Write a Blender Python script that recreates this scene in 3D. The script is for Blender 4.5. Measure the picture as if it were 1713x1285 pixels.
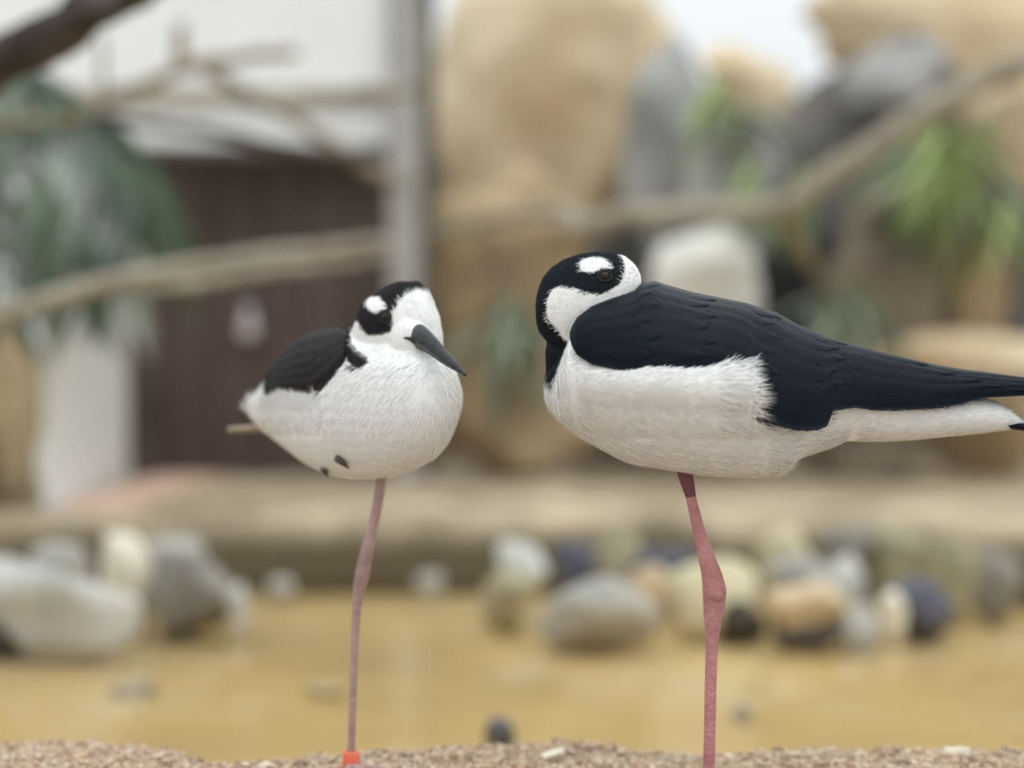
import bpy, bmesh, math, random
import numpy as np
from mathutils import Vector, Matrix, noise
from mathutils.bvhtree import BVHTree

# ------------------------------------------------------------------ camera, sky, sun, exposure
scene = bpy.context.scene
for o in list(bpy.data.objects):
    bpy.data.objects.remove(o)
COL = scene.collection
W, H, F = 1713.0, 1285.0, 2500.0
HC = 0.224                                   # camera height over the rim the birds stand on

cam = bpy.data.objects.new('camera', bpy.data.cameras.new('camera'))
COL.objects.link(cam)
cam.location = (0, 0, HC)
cam.rotation_euler = (math.pi / 2, 0, 0)
cam.data.sensor_width = 36
cam.data.lens = F * 36 / W
cam.data.clip_start = 0.02
cam.data.dof.use_dof = True
cam.data.dof.focus_distance = 0.785
cam.data.dof.aperture_fstop = 2.4
scene.camera = cam

world = bpy.data.worlds.new('overcast_sky')
scene.world = world
world.use_nodes = True
wn, wl = world.node_tree.nodes, world.node_tree.links
wn.clear()
w_out = wn.new('ShaderNodeOutputWorld')
w_bg = wn.new('ShaderNodeBackground')
w_tc = wn.new('ShaderNodeTexCoord')
w_sep = wn.new('ShaderNodeSeparateXYZ')
w_map = wn.new('ShaderNodeMapRange')
w_map.inputs['From Min'].default_value = 0.0
w_map.inputs['From Max'].default_value = 1.0
w_map.inputs['To Min'].default_value = 1.05
w_map.inputs['To Max'].default_value = 3.0
w_bg.inputs['Color'].default_value = (0.93, 0.975, 1.0, 1)
wl.new(w_tc.outputs['Generated'], w_sep.inputs[0])
wl.new(w_sep.outputs['Z'], w_map.inputs['Value'])
wl.new(w_map.outputs[0], w_bg.inputs['Strength'])
wl.new(w_bg.outputs[0], w_out.inputs[0])

sun = bpy.data.objects.new('sun', bpy.data.lights.new('sun', 'SUN'))
COL.objects.link(sun)
sun.data.energy = 0.7
sun.data.angle = math.radians(35)
sun.data.color = (1.0, 0.97, 0.92)
sun.location = (1, -1, 4)
sun.rotation_euler = (math.radians(24), math.radians(14), 0)

vs = scene.view_settings
vs.view_transform = 'Standard'
vs.look = 'None'
vs.exposure = -0.62
vs.gamma = 1.0
vs.use_curve_mapping = False

# ------------------------------------------------------------------ helpers
def lin(v):
    v = v / 255.0
    return v / 12.92 if v <= 0.04045 else ((v + 0.055) / 1.055) ** 2.4

def C(r, g, b):
    return (lin(r), lin(g), lin(b), 1.0)

def P(px, py, d):
    """a point of the place: d metres in front of the camera on the line through a photograph pixel"""
    return Vector(((px - W / 2) / F * d, d, HC - (py - H / 2) / F * d))

def mottled(name, c1, c2, scale=8.0, rough=0.85, bump=0.3, bscale=None, c3=None, detail=6.0, spec=0.3):
    m = bpy.data.materials.new(name)
    m.use_nodes = True
    n, l = m.node_tree.nodes, m.node_tree.links
    b = n['Principled BSDF']
    b.inputs['Roughness'].default_value = rough
    b.inputs['Specular IOR Level'].default_value = spec
    tc = n.new('ShaderNodeTexCoord')
    nz = n.new('ShaderNodeTexNoise')
    nz.inputs['Scale'].default_value = scale
    nz.inputs['Detail'].default_value = detail
    nz.inputs['Roughness'].default_value = 0.6
    l.new(tc.outputs['Object'], nz.inputs['Vector'])
    r = n.new('ShaderNodeValToRGB')
    r.color_ramp.elements[0].position = 0.32
    r.color_ramp.elements[0].color = c1
    r.color_ramp.elements[1].position = 0.68
    r.color_ramp.elements[1].color = c2
    if c3:
        e = r.color_ramp.elements.new(0.5)
        e.color = c3
    l.new(nz.outputs['Fac'], r.inputs['Fac'])
    l.new(r.outputs['Color'], b.inputs['Base Color'])
    if bump:
        n2 = n.new('ShaderNodeTexNoise')
        n2.inputs['Scale'].default_value = bscale or scale * 4
        n2.inputs['Detail'].default_value = 5
        l.new(tc.outputs['Object'], n2.inputs['Vector'])
        bp = n.new('ShaderNodeBump')
        bp.inputs['Strength'].default_value = bump
        bp.inputs['Distance'].default_value = 0.01
        l.new(n2.outputs['Fac'], bp.inputs['Height'])
        l.new(bp.outputs['Normal'], b.inputs['Normal'])
    return m

def attr_mat(name, rough, spec=0.3, sheen=0.0):
    """colour of the plumage / grains is stored on the mesh itself"""
    m = bpy.data.materials.new(name)
    m.use_nodes = True
    n, l = m.node_tree.nodes, m.node_tree.links
    b = n['Principled BSDF']
    a = n.new('ShaderNodeAttribute')
    a.attribute_name = 'Col'
    l.new(a.outputs['Color'], b.inputs['Base Color'])
    b.inputs['Roughness'].default_value = rough
    b.inputs['Specular IOR Level'].default_value = spec
    b.inputs['Sheen Weight'].default_value = sheen
    return m

def mesh_obj(name, verts, faces, mat, parent=None, smooth=True, cols=None, origin=None):
    me = bpy.data.meshes.new(name)
    if origin is not None:
        ox = Vector(origin)
        verts = [Vector(v) - ox for v in verts]
    me.from_pydata([tuple(v) for v in verts], [], [tuple(f) for f in faces])
    me.update()
    if smooth:
        me.polygons.foreach_set('use_smooth', [True] * len(me.polygons))
    if cols is not None:
        ca = me.color_attributes.new('Col', 'FLOAT_COLOR', 'POINT')
        ca.data.foreach_set('color', np.asarray(cols, dtype=np.float32).ravel())
    if mat:
        me.materials.append(mat)
    o = bpy.data.objects.new(name, me)
    COL.objects.link(o)
    if origin is not None and parent is None:
        o.location = origin
    if parent:
        o.parent = parent
    return o

def tag(o, label=None, cat=None, group=None, kind=None):
    if label: o['label'] = label
    if cat: o['category'] = cat
    if group: o['group'] = group
    if kind: o['kind'] = kind
    return o

def empty(name, loc):
    o = bpy.data.objects.new(name, None)
    o.empty_display_size = 0.02
    COL.objects.link(o)
    o.location = loc
    return o

def box_vf(x0, x1, y0, y1, z0, z1):
    v = [(x0, y0, z0), (x1, y0, z0), (x1, y1, z0), (x0, y1, z0), (x0, y0, z1), (x1, y0, z1), (x1, y1, z1), (x0, y1, z1)]
    f = [(0, 3, 2, 1), (4, 5, 6, 7), (0, 1, 5, 4), (1, 2, 6, 5), (2, 3, 7, 6), (3, 0, 4, 7)]
    return v, f

def bevel_box(name, x0, x1, y0, y1, z0, z1, mat, parent=None, bev=0.004):
    v, f = box_vf(x0, x1, y0, y1, z0, z1)
    bm = bmesh.new()
    vs_ = [bm.verts.new(p) for p in v]
    for q in f:
        bm.faces.new([vs_[i] for i in q])
    bmesh.ops.bevel(bm, geom=bm.edges[:], offset=bev, segments=2, affect='EDGES')
    me = bpy.data.meshes.new(name)
    bm.to_mesh(me); bm.free()
    me.materials.append(mat)
    o = bpy.data.objects.new(name, me)
    COL.objects.link(o)
    if parent: o.parent = parent
    return o

def ring_loft(rings, cap=True):
    """rings: list of equal-length lists of points"""
    n = len(rings[0]); v = []; f = []
    for r in rings: v += list(r)
    for i in range(len(rings) - 1):
        for j in range(n):
            a = i * n + j; b = i * n + (j + 1) % n
            f.append((a, b, b + n, a + n))
    if cap:
        f.append(tuple(reversed(range(n))))
        f.append(tuple(range((len(rings) - 1) * n, len(rings) * n)))
    return v, f

def tube_vf(pts, radii, n=10, flat=1.0, wob=0.0, seed=0):
    pts = [Vector(p) for p in pts]
    rings = []
    ref = Vector((0.13, 1, 0.07)).normalized()
    for i, p in enumerate(pts):
        t = (pts[min(i + 1, len(pts) - 1)] - pts[max(i - 1, 0)]).normalized()
        a = t.cross(ref)
        if a.length < 1e-4: a = t.cross(Vector((1, 0, 0)))
        a.normalize(); b = t.cross(a).normalized()
        ring = []
        for k in range(n):
            ang = 2 * math.pi * k / n
            r = radii[i]
            if wob:
                r *= 1 + wob * noise.noise(Vector((i * 0.7 + seed, math.cos(ang), math.sin(ang))))
            ring.append(p + a * (math.cos(ang) * r) + b * (math.sin(ang) * r * flat))
        rings.append(ring)
    return ring_loft(rings)

def resample(pts, radii, k=5):
    """Catmull-Rom through the control points"""
    P_ = [Vector(p) for p in pts]; out = []; rr = []
    for i in range(len(P_) - 1):
        p0 = P_[max(i - 1, 0)]; p1 = P_[i]; p2 = P_[i + 1]; p3 = P_[min(i + 2, len(P_) - 1)]
        for j in range(k):
            t = j / k
            out.append(0.5 * ((2 * p1) + (p2 - p0) * t + (2 * p0 - 5 * p1 + 4 * p2 - p3) * t * t + (3 * p1 - p0 - 3 * p2 + p3) * t ** 3))
            rr.append(radii[i] * (1 - t) + radii[i + 1] * t)
    out.append(P_[-1]); rr.append(radii[-1])
    return out, rr

# ------------------------------------------------------------------ materials of the place
M = {}
M['gravel_base'] = mottled('rim_concrete', C(144, 124, 104), C(192, 172, 148), 60, 0.9, 0.5, 200)
M['grain'] = attr_mat('aggregate', 0.85, 0.3)
M['sand'] = mottled('pool_sand', C(174, 154, 112), C(204, 186, 146), 1.6, 0.95, 0.1, 12, c3=C(198, 172, 120))
M['curb'] = mottled('curb_render', C(112, 100, 80), C(180, 166, 142), 5, 0.95, 0.6, 22, c3=C(148, 134, 112))
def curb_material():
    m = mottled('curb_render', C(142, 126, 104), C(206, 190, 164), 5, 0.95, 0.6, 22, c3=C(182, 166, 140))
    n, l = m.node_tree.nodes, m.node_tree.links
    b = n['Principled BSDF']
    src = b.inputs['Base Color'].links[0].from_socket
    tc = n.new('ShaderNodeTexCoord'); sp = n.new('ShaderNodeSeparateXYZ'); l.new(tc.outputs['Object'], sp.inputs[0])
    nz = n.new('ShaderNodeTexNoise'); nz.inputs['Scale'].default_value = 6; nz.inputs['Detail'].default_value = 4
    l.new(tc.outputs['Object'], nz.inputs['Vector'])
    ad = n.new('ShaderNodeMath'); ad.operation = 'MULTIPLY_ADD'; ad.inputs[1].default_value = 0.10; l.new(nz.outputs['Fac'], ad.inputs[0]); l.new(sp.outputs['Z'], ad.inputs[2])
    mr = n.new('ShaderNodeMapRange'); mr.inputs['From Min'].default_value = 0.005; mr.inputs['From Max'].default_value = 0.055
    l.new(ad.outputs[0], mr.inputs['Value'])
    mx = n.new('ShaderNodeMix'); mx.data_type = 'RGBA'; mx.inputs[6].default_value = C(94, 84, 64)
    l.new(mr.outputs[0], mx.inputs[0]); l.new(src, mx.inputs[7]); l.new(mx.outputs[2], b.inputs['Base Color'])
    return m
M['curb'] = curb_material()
M['white_paint'] = mottled('white_paint', C(234, 236, 235), C(244, 246, 245), 3, 0.6, 0.05, 30)
M['post_paint'] = mottled('weathered_white_paint', C(158, 154, 148), C(186, 184, 180), 6, 0.7, 0.1, 30)
M['grey_wood'] = mottled('weathered_batten', C(168, 160, 146), C(196, 188, 172), 9, 0.85, 0.2, 30)
M['dark_metal'] = mottled('dark_upright', C(90, 84, 74), C(118, 112, 100), 9, 0.7, 0.1)
M['brown_panel'] = mottled('brown_panel', C(72, 58, 52), C(104, 90, 84), 2.2, 0.7, 0.15, 20)
M['pink_slab'] = mottled('pinkish_slab', C(220, 186, 166), C(236, 206, 184), 5, 0.9, 0.2)
M['tan_rock'] = mottled('tan_rock', C(188, 162, 126), C(236, 222, 196), 2.6, 0.95, 0.7, 9, c3=C(224, 204, 170))
M['brown_rock'] = mottled('brown_rock', C(126, 108, 88), C(200, 182, 152), 3.4, 0.95, 0.7, 10, c3=C(174, 152, 120))
M['grey_rock'] = mottled('grey_rock', C(140, 140, 138), C(200, 200, 198), 3.0, 0.92, 0.7, 10)
M['dark_rock'] = mottled('dark_grey_rock', C(74, 72, 70), C(138, 134, 128), 3.0, 0.92, 0.7, 10)
M['black_rock'] = mottled('blackish_rock', C(46, 48, 52), C(84, 86, 88), 3.0, 0.9, 0.6, 10)
M['umber_rock'] = mottled('umber_rock', C(104, 94, 82), C(176, 162, 142), 3.0, 0.95, 0.7, 10)
M['pale_rock'] = mottled('pale_rock', C(210, 208, 198), C(236, 234, 226), 4.0, 0.9, 0.4, 14)
M['stone_grey'] = mottled('stone_grey', C(150, 148, 142), C(206, 204, 196), 14, 0.85, 0.4, 50)
M['stone_pale'] = mottled('stone_pale', C(168, 167, 160), C(212, 211, 204), 10, 0.85, 0.3, 40)
M['stone_cream'] = mottled('stone_cream', C(214, 206, 184), C(238, 232, 214), 12, 0.8, 0.2, 40)
M['stone_olive'] = mottled('stone_olive', C(136, 130, 106), C(184, 176, 144), 12, 0.9, 0.4, 40)
M['stone_tan'] = mottled('stone_tan', C(186, 164, 132), C(216, 196, 162), 12, 0.85, 0.3, 40)
M['stone_yellow'] = mottled('stone_yellow', C(188, 178, 144), C(216, 208, 176), 12, 0.85, 0.3, 40)
M['stone_slate'] = mottled('stone_slate', C(66, 68, 80), C(108, 108, 120), 12, 0.7, 0.3, 40)
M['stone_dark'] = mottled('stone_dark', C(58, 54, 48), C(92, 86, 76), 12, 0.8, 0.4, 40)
M['stone_dim'] = mottled('stone_dim', C(112, 108, 100), C(160, 154, 144), 12, 0.85, 0.4, 40)
M['bark_dark'] = mottled('dark_bark', C(52, 46, 42), C(92, 84, 80), 14, 0.85, 0.6, 50)
M['bark_pale'] = mottled('pale_dry_bark', C(138, 129, 114), C(178, 169, 152), 12, 0.9, 0.5, 50)
M['bark_mid'] = mottled('brown_bark', C(110, 98, 78), C(152, 138, 112), 12, 0.9, 0.5, 50)
M['palm'] = mottled('palm_green', C(40, 58, 40), C(78, 100, 70), 9, 0.45, 0.0, spec=0.6)
M['palm_lit'] = mottled('palm_lit_green', C(104, 116, 104), C(160, 168, 158), 9, 0.5, 0.0, spec=0.5)  # paler copy of the palm green: lit gloss on fronds put into the colour
M['leaf'] = mottled('leaf_green', C(128, 150, 90), C(172, 186, 124), 9, 0.6, 0.0)
M['leaf_dark'] = mottled('leaf_dark_green', C(74, 94, 72), C(104, 124, 96), 9, 0.6, 0.0)
M['leaf_dusty'] = mottled('leaf_dusty_green', C(112, 124, 104), C(148, 158, 136), 9, 0.7, 0.0)
M['knob'] = mottled('pale_knob', C(206, 192, 192), C(226, 214, 214), 20, 0.4, 0.0)

# water: clear sheet with a Fresnel gloss and small ripples
m = bpy.data.materials.new('pool_water'); m.use_nodes = True
n, l = m.node_tree.nodes, m.node_tree.links
n.clear()
out = n.new('ShaderNodeOutputMaterial'); mix = n.new('ShaderNodeMixShader'); fr = n.new('ShaderNodeFresnel')
tr = n.new('ShaderNodeBsdfTransparent'); gl = n.new('ShaderNodeBsdfGlossy'); bp = n.new('ShaderNodeBump')
nz = n.new('ShaderNodeTexNoise'); tc = n.new('ShaderNodeTexCoord')
tr.inputs['Color'].default_value = (0.98, 0.97, 0.93, 1)
gl.inputs['Roughness'].default_value = 0.06
fr.inputs['IOR'].default_value = 1.2
nz.inputs['Scale'].default_value = 9; nz.inputs['Detail'].default_value = 2
bp.inputs['Strength'].default_value = 0.12; bp.inputs['Distance'].default_value = 0.02
l.new(tc.outputs['Object'], nz.inputs['Vector']); l.new(nz.outputs['Fac'], bp.inputs['Height'])
l.new(bp.outputs['Normal'], gl.inputs['Normal']); l.new(bp.outputs['Normal'], fr.inputs['Normal'])
l.new(fr.outputs[0], mix.inputs[0]); l.new(tr.outputs[0], mix.inputs[1]); l.new(gl.outputs[0], mix.inputs[2])
l.new(mix.outputs[0], out.inputs[0])
M['water'] = m

# ------------------------------------------------------------------ the setting
ZW, ZF = -0.10, -0.125          # water level, pool floor

def grid_obj(name, xs, ys, zf, mat, label=None):
    v = []; f = []
    for y in ys:
        for x in xs:
            v.append((x, y, zf(x, y)))
    nx = len(xs)
    for j in range(len(ys) - 1):
        for i in range(nx - 1):
            a = j * nx + i
            f.append((a, a + 1, a + 1 + nx, a + nx))
    o = mesh_obj(name, v, f, mat)
    tag(o, label=label, kind='structure')
    return o

pf = grid_obj('pool_floor', np.linspace(-4, 4, 60), np.linspace(0.85, 4.2, 30),
              lambda x, y: ZF + 0.006 * noise.noise(Vector((x * 2, y * 2, 0))), M['sand'], 'ochre sandy bottom of the shallow pool')
wt = mesh_obj('pool_water', [(-4, 0.85, ZW), (4, 0.85, ZW), (4, 4.0, ZW), (-4, 4.0, ZW)], [(0, 1, 2, 3)], M['water'])
tag(wt, 'shallow clear golden water filling the pool', kind='structure')

# near rim: rough exposed aggregate with an uneven edge
EDGE = [(-900, 1246), (0, 1241), (150, 1234), (300, 1250), (380, 1270), (450, 1270), (530, 1257), (700, 1249), (850, 1242),
        (930, 1234), (1000, 1241), (1150, 1257), (1220, 1259), (1330, 1249), (1500, 1249), (1713, 1247), (2600, 1250)]
EX = np.array([(px - W / 2) / F * 0.93 for px, _ in EDGE])
EY = np.array([HC * F / (py - H / 2 + 6) for _, py in EDGE])
def rim_edge(x):
    return float(np.interp(x, EX, EY)) + 0.004 * noise.noise(Vector((x * 60, 0, 3)))
def rim_z(x, y):
    return 0.003 * noise.noise(Vector((x * 25, y * 25, 1))) + 0.002 * noise.noise(Vector((x * 80, y * 80, 5)))
xs = np.concatenate([np.linspace(-3, -0.5, 12)[:-1], np.linspace(-0.5, 0.5, 160), np.linspace(0.5, 3, 12)[1:]])
tt = np.concatenate([np.linspace(0, 0.8, 10)[:-1], np.linspace(0.8, 1, 40)])
v = []; f = []
for x in xs:
    e = rim_edge(x)
    for t in tt:
        y = -2.0 + (e + 2.0) * t
        v.append((x, y, rim_z(x, y)))
    v.append((x, e + 0.006, -0.012)); v.append((x, e + 0.010, -0.06)); v.append((x, e + 0.012, -0.2))
nr = len(tt) + 3
for i in range(len(xs) - 1):
    for j in range(nr - 1):
        a = i * nr + j
        f.append((a, a + nr, a + nr + 1, a + 1))
rim = mesh_obj('pool_rim', v, f, M['gravel_base'])
tag(rim, 'rough pinkish tan aggregate rim under the two birds', kind='structure')

# aggregate grains set into the rim: uncountable
rng = np.random.default_rng(4)
bm = bmesh.new(); bmesh.ops.create_icosphere(bm, subdivisions=1, radius=1.0)
bm.verts.ensure_lookup_table()
IV = np.array([vv.co[:] for vv in bm.verts]); IF = np.array([[q.index for q in ff.verts] for ff in bm.faces]); bm.free()
gv, gf, gc = [], [], []
pal = np.array([C(212, 182, 146)[:3], C(190, 156, 122)[:3], C(222, 200, 168)[:3], C(168, 132, 104)[:3], C(226, 214, 190)[:3], C(140, 116, 98)[:3], C(206, 170, 140)[:3]])
NG = 14000
for k in range(NG):
    x = rng.uniform(-0.42, 0.42)
    e = rim_edge(x)
    y = e + 0.004 - abs(rng.normal(0, 0.07))
    if y < 0.66: y = rng.uniform(0.66, e)
    s = rng.uniform(0.0008, 0.0023) * (1.5 if rng.random() < 0.10 else 1)
    z = rim_z(x, y) + s * rng.uniform(-0.6, 0.25) - (0.006 if y > e + 0.001 else 0)
    sc = np.array([s * rng.uniform(0.8, 1.3), s * rng.uniform(0.8, 1.3), s * rng.uniform(0.6, 1.0)])
    V = IV * sc * rng.uniform(0.8, 1.15, (len(IV), 1)) + np.array([x, y, z])
    gf.append(IF + k * len(IV)); gv.append(V)
    c = (pal[rng.integers(len(pal))] * 0.7 + pal[1] * 0.3); c = (c * 0.8 + c.mean() * 0.2) * rng.uniform(0.75, 1.05)
    gc.append(np.tile(np.append(c, 1.0), (len(IV), 1)))
agg = mesh_obj('aggregate', np.concatenate(gv), np.concatenate(gf).tolist(), M['grain'], rim, smooth=True, cols=np.concatenate(gc))
tag(agg, kind='stuff')

# far curb: broad low kerb of rendered rock, pinkish slab where the shed stands
def curb_front(x):
    return float(np.interp(x, [-2, -0.9, 0.3, 0.9, 2.0], [2.42, 2.50, 2.46, 2.30, 2.20])) + 0.03 * noise.noise(Vector((x * 3, 0, 7)))
xs = np.linspace(-3, 3, 150)
prof = [(0.0, -0.2), (0.0, -0.06), (0.012, -0.035), (0.03, -0.012), (0.07, -0.002), (0.14, 0.0), (0.3, 0.002), (0.6, 0.002), (1.2, 0.002), (3.0, 0.0)]
v = []; f = []
for x in xs:
    e = curb_front(x)
    for (dy, z) in prof:
        q = Vector((x, e + dy, z))
        r = 0.012 * noise.noise(q * 7) + 0.008 * noise.noise(q * 19)
        v.append((x, e + dy + r * 1.6, z + r * (0.8 if dy > 0.02 else 0.3)))
for i in range(len(xs) - 1):
    for j in range(len(prof) - 1):
        a = i * len(prof) + j
        f.append((a, a + len(prof), a + len(prof) + 1, a + 1))
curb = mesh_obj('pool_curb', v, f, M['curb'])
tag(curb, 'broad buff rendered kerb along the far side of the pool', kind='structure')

# shed front: white upper wall over a brown shutter in an opening
DW = 3.52
def X(px, d=DW): return (px - W / 2) / F * d
def Z(py, d=DW): return HC - (py - H / 2) / F * d
wall = bevel_box('wall_back', X(-700), X(712), DW, DW + 0.06, Z(252), 2.1, M['white_paint'], bev=0.005)
tag(wall, 'white painted upper wall of the shed', kind='structure')
wl2 = bevel_box('wall_left', X(-700), X(190), DW, DW + 0.06, -0.02, Z(252), M['white_paint'], bev=0.005)
tag(wl2, 'white painted wall beside the shed opening', kind='structure')
lint = bevel_box('trim_1', X(60), X(700), DW - 0.025, DW, Z(262), Z(246), M['dark_metal'], bev=0.003)
tag(lint, 'thin dark strip along the bottom of the white wall', kind='structure')
bat = bevel_box('trim_2', X(-700), X(700), DW - 0.03, DW, Z(172), Z(148), M['grey_wood'], bev=0.004)
tag(bat, 'greyish batten running along the white wall', kind='structure')
post = bevel_box('trim_3', X(652), X(706), DW - 0.06, DW + 0.02, -0.03, 2.1, M['post_paint'], bev=0.006)
tag(post, 'weathered white post at the right end of the shed', kind='structure')
dk = bevel_box('trim_4', X(708), X(728), DW - 0.02, DW + 0.03, -0.03, 2.1, M['dark_metal'], bev=0.004)
tag(dk, 'slim dark upright beside the white post', kind='structure')
# brown shutter: planks
door = empty('door_1', (X(420), DW + 0.10, 0.0))
tag(door, 'dark brown plank door closing the shed opening', kind='structure')
px = 188
for k in range(6):
    x0, x1 = X(px), X(px + 77.5)
    o = bevel_box('plank', x0 + 0.0015 - door.location.x, x1 - 0.0015 - door.location.x, -0.012, 0.012, 0.0, Z(235), M['brown_panel'], door, bev=0.003)
    px += 78
bk = bevel_box('backing', X(185) - door.location.x, X(660) - door.location.x, 0.012, 0.03, 0.0, Z(235), M['brown_panel'], door)
# pale pull knob hanging on the door
kp = P(416, 543, DW + 0.075) - door.location
rings = []
for (z, r) in [(0.045, 0.002), (0.04, 0.012), (0.028, 0.014), (0.016, 0.009), (0.008, 0.014), (-0.008, 0.024), (-0.024, 0.022), (-0.034, 0.01), (-0.037, 0.002)]:
    rings.append([kp + Vector((r * math.cos(a) , r * 0.6 * math.sin(a), z)) for a in np.linspace(0, 2 * math.pi, 17)[:-1]])
v, f = ring_loft(rings)
kn = mesh_obj('knob', v, f, M['knob'], door); kn['label'] = 'small pale hanging door knob'

# white door leaf standing open towards the pool
lf = empty('door_2', P(145, 830, 3.0)); lf.location.z = 0.0
tag(lf, 'narrow white board door leaf standing open on the kerb', kind='structure')
a = Vector((X(86, 2.66), 2.66, 0)); b = Vector((X(206, DW - 0.02), DW - 0.02, 0))
t = (b - a).normalized(); nrm = Vector((t.y, -t.x, 0)).normalized()
for k in range(3):
    p0 = a + (b - a) * (k / 3 + 0.003); p1 = a + (b - a) * ((k + 1) / 3 - 0.003)
    vv = []
    for z in (0.004, Z(270, 3.0)):
        for q in (p0 - nrm * 0.014, p1 - nrm * 0.014, p1 + nrm * 0.014, p0 + nrm * 0.014):
            vv.append(Vector((q.x, q.y, z)) - lf.location)
    mesh_obj('board', vv, [(0, 3, 2, 1), (4, 5, 6, 7), (0, 1, 5, 4), (1, 2, 6, 5), (2, 3, 7, 6), (3, 0, 4, 7)], M['white_paint'], lf, smooth=False)
# pinkish paving slab on the kerb in front of the opening
slab = bevel_box('paving_slab', X(90, 2.7), X(330, 3.2), 2.66, DW - 0.0, -0.012, 0.010, M['pink_slab'], bev=0.004)
tag(slab, 'pinkish paving slab in front of the brown door', 'slab')

# rock face behind everything on the right
def rock_face(x, z):
    q = Vector((x * 1.6, z * 1.6, 4))
    return 0.14 * noise.noise(q) + 0.06 * noise.noise(q * 3)
xs = np.linspace(X(690, 4.3), 3.2, 60); zs = np.linspace(-0.05, 1.0, 28)
v = []; f = []
for z in zs:
    for x in xs:
        topz = float(np.interp(x, [-0.3, 0.3, 0.5, 0.75, 0.95, 3.2], [1.12, 1.10, 0.97, 0.97, 1.08, 1.1]))
        zz = z / 1.0 * topz
        v.append((x, 4.15 + rock_face(x, zz) + 0.1 * zz, zz))
for j in range(len(zs) - 1):
    for i in range(len(xs) - 1):
        a_ = j * len(xs) + i
        f.append((a_, a_ + 1, a_ + 1 + len(xs), a_ + len(xs)))
rf = mesh_obj('wall_right', v, f, M['umber_rock'])
md = rf.modifiers.new('thick', 'SOLIDIFY'); md.thickness = 0.3; md.offset = -1
tag(rf, 'umber rock face behind the boulders', kind='structure')

# ------------------------------------------------------------------ rocks and stones
def rock(name, label, cat, box, d, mat, seed, depth=0.8, rot=0.0, group=None, cuts=10, amp=0.14, sub=4, floor=None, cutmin=0.46):
    x0, y0, x1, y1 = box
    c = P((x0 + x1) / 2, (y0 + y1) / 2, d)
    rx = (x1 - x0) / 2 / F * d; rz = (y1 - y0) / 2 / F * d
    ry = depth * (rx + rz) / 2
    rnd = random.Random(seed)
    bm = bmesh.new(); bmesh.ops.create_icosphere(bm, subdivisions=sub, radius=1.0)
    planes = []
    for k in range(cuts):
        nn = Vector((rnd.gauss(0, 1), rnd.gauss(0, 1), rnd.gauss(0, 1))).normalized()
        planes.append((nn, rnd.uniform(cutmin, 0.92)))
    off = Vector((seed * 3.7, seed * 1.3, seed * 0.9))
    for vv in bm.verts:
        q = vv.co.copy()
        q *= 1 + amp * 2.6 * noise.noise(q * 1.2 + off)
        for nn, h in planes:
            dd = q.dot(nn)
            if dd > h: q -= nn * (dd - h) * 0.97
        q *= 1 + amp * 0.9 * noise.noise(q * 2.9 + off) + amp * 0.4 * noise.noise(q * 8 + off)
        vv.co = q
    # normalise to the unit box so that the stone keeps its measured size
    mx = [max(abs(vv.co[i]) for vv in bm.verts) for i in range(3)]
    R = Matrix.Rotation(rot, 3, 'Y')
    for vv in bm.verts:
        q = Vector((vv.co.x / mx[0] * rx, vv.co.y / mx[1] * ry, vv.co.z / mx[2] * rz))
        vv.co = R @ q
    lo = min(vv.co.z for vv in bm.verts)
    base = Vector((c.x, c.y, c.z + lo))
    for vv in bm.verts: vv.co.z -= lo
    if floor is not None and base.z > floor:      # let the stone reach what carries it
        hgt = max(vv.co.z for vv in bm.verts)
        drop = base.z - floor
        for vv in bm.verts:
            if vv.co.z < hgt * 0.4: vv.co.z -= drop * (1 - vv.co.z / (hgt * 0.4))
        lo = min(vv.co.z for vv in bm.verts)
        for vv in bm.verts: vv.co.z -= lo
        base.z += lo
    me = bpy.data.meshes.new(name); bm.to_mesh(me); bm.free()
    me.polygons.foreach_set('use_smooth', [True] * len(me.polygons))
    me.materials.append(M[mat])
    o = bpy.data.objects.new(name, me); COL.objects.link(o); o.location = base
    tag(o, label, cat, group)
    return o

BG = 'boulders of the rockwork'
rock('boulder', 'huge tan boulder rising beside the white post', 'boulder', (700, -70, 1140, 330), 3.95, 'tan_rock', 1, 0.6, group=BG, cuts=7, floor=0.4)
rock('boulder', 'tan brown boulder under the huge tan one', 'boulder', (698, 262, 1010, 560), 3.56, 'brown_rock', 2, 0.4, group=BG, floor=0.1)
rock('boulder', 'tan boulder on the kerb between the two birds', 'boulder', (715, 535, 1020, 815), 3.56, 'brown_rock', 3, 0.6, group=BG)
rock('boulder', 'light grey upright boulder beside the huge tan boulder', 'boulder', (1025, 60, 1190, 350), 3.70, 'grey_rock', 4, 0.8, group=BG, floor=0.4)
rock('boulder', 'grey boulder between the upright boulder and the dark one', 'boulder', (1130, 150, 1310, 360), 3.62, 'grey_rock', 5, 0.7, group=BG, floor=0.35)
rock('boulder', 'dark boulder under the long perch branch', 'boulder', (955, 340, 1130, 600), 3.70, 'dark_rock', 6, 0.7, group=BG, floor=0.1)
rock('boulder', 'pale cream block under the long perch branch', 'boulder', (1082, 378, 1280, 530), 3.40, 'pale_rock', 7, 0.6, group=BG, cuts=9, floor=0.1, cutmin=0.66)
rock('boulder', 'blackish boulder beside the pale cream block', 'boulder', (1240, 330, 1440, 620), 3.62, 'black_rock', 8, 0.7, group=BG, floor=0.05)
rock('boulder', 'big dark grey boulder under the tan capstone', 'boulder', (1268, 35, 1660, 350), 3.74, 'dark_rock', 9, 0.45, group=BG, floor=0.4)
rock('boulder', 'tan capstone on top of the dark grey boulder', 'boulder', (1340, -60, 1900, 135), 4.0, 'tan_rock', 10, 0.3, group=BG, floor=0.9)
rock('boulder', 'light grey stone lodged on the big dark boulder', 'boulder', (1400, 70, 1600, 185), 3.55, 'grey_rock', 11, 0.6, group=BG)
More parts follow.
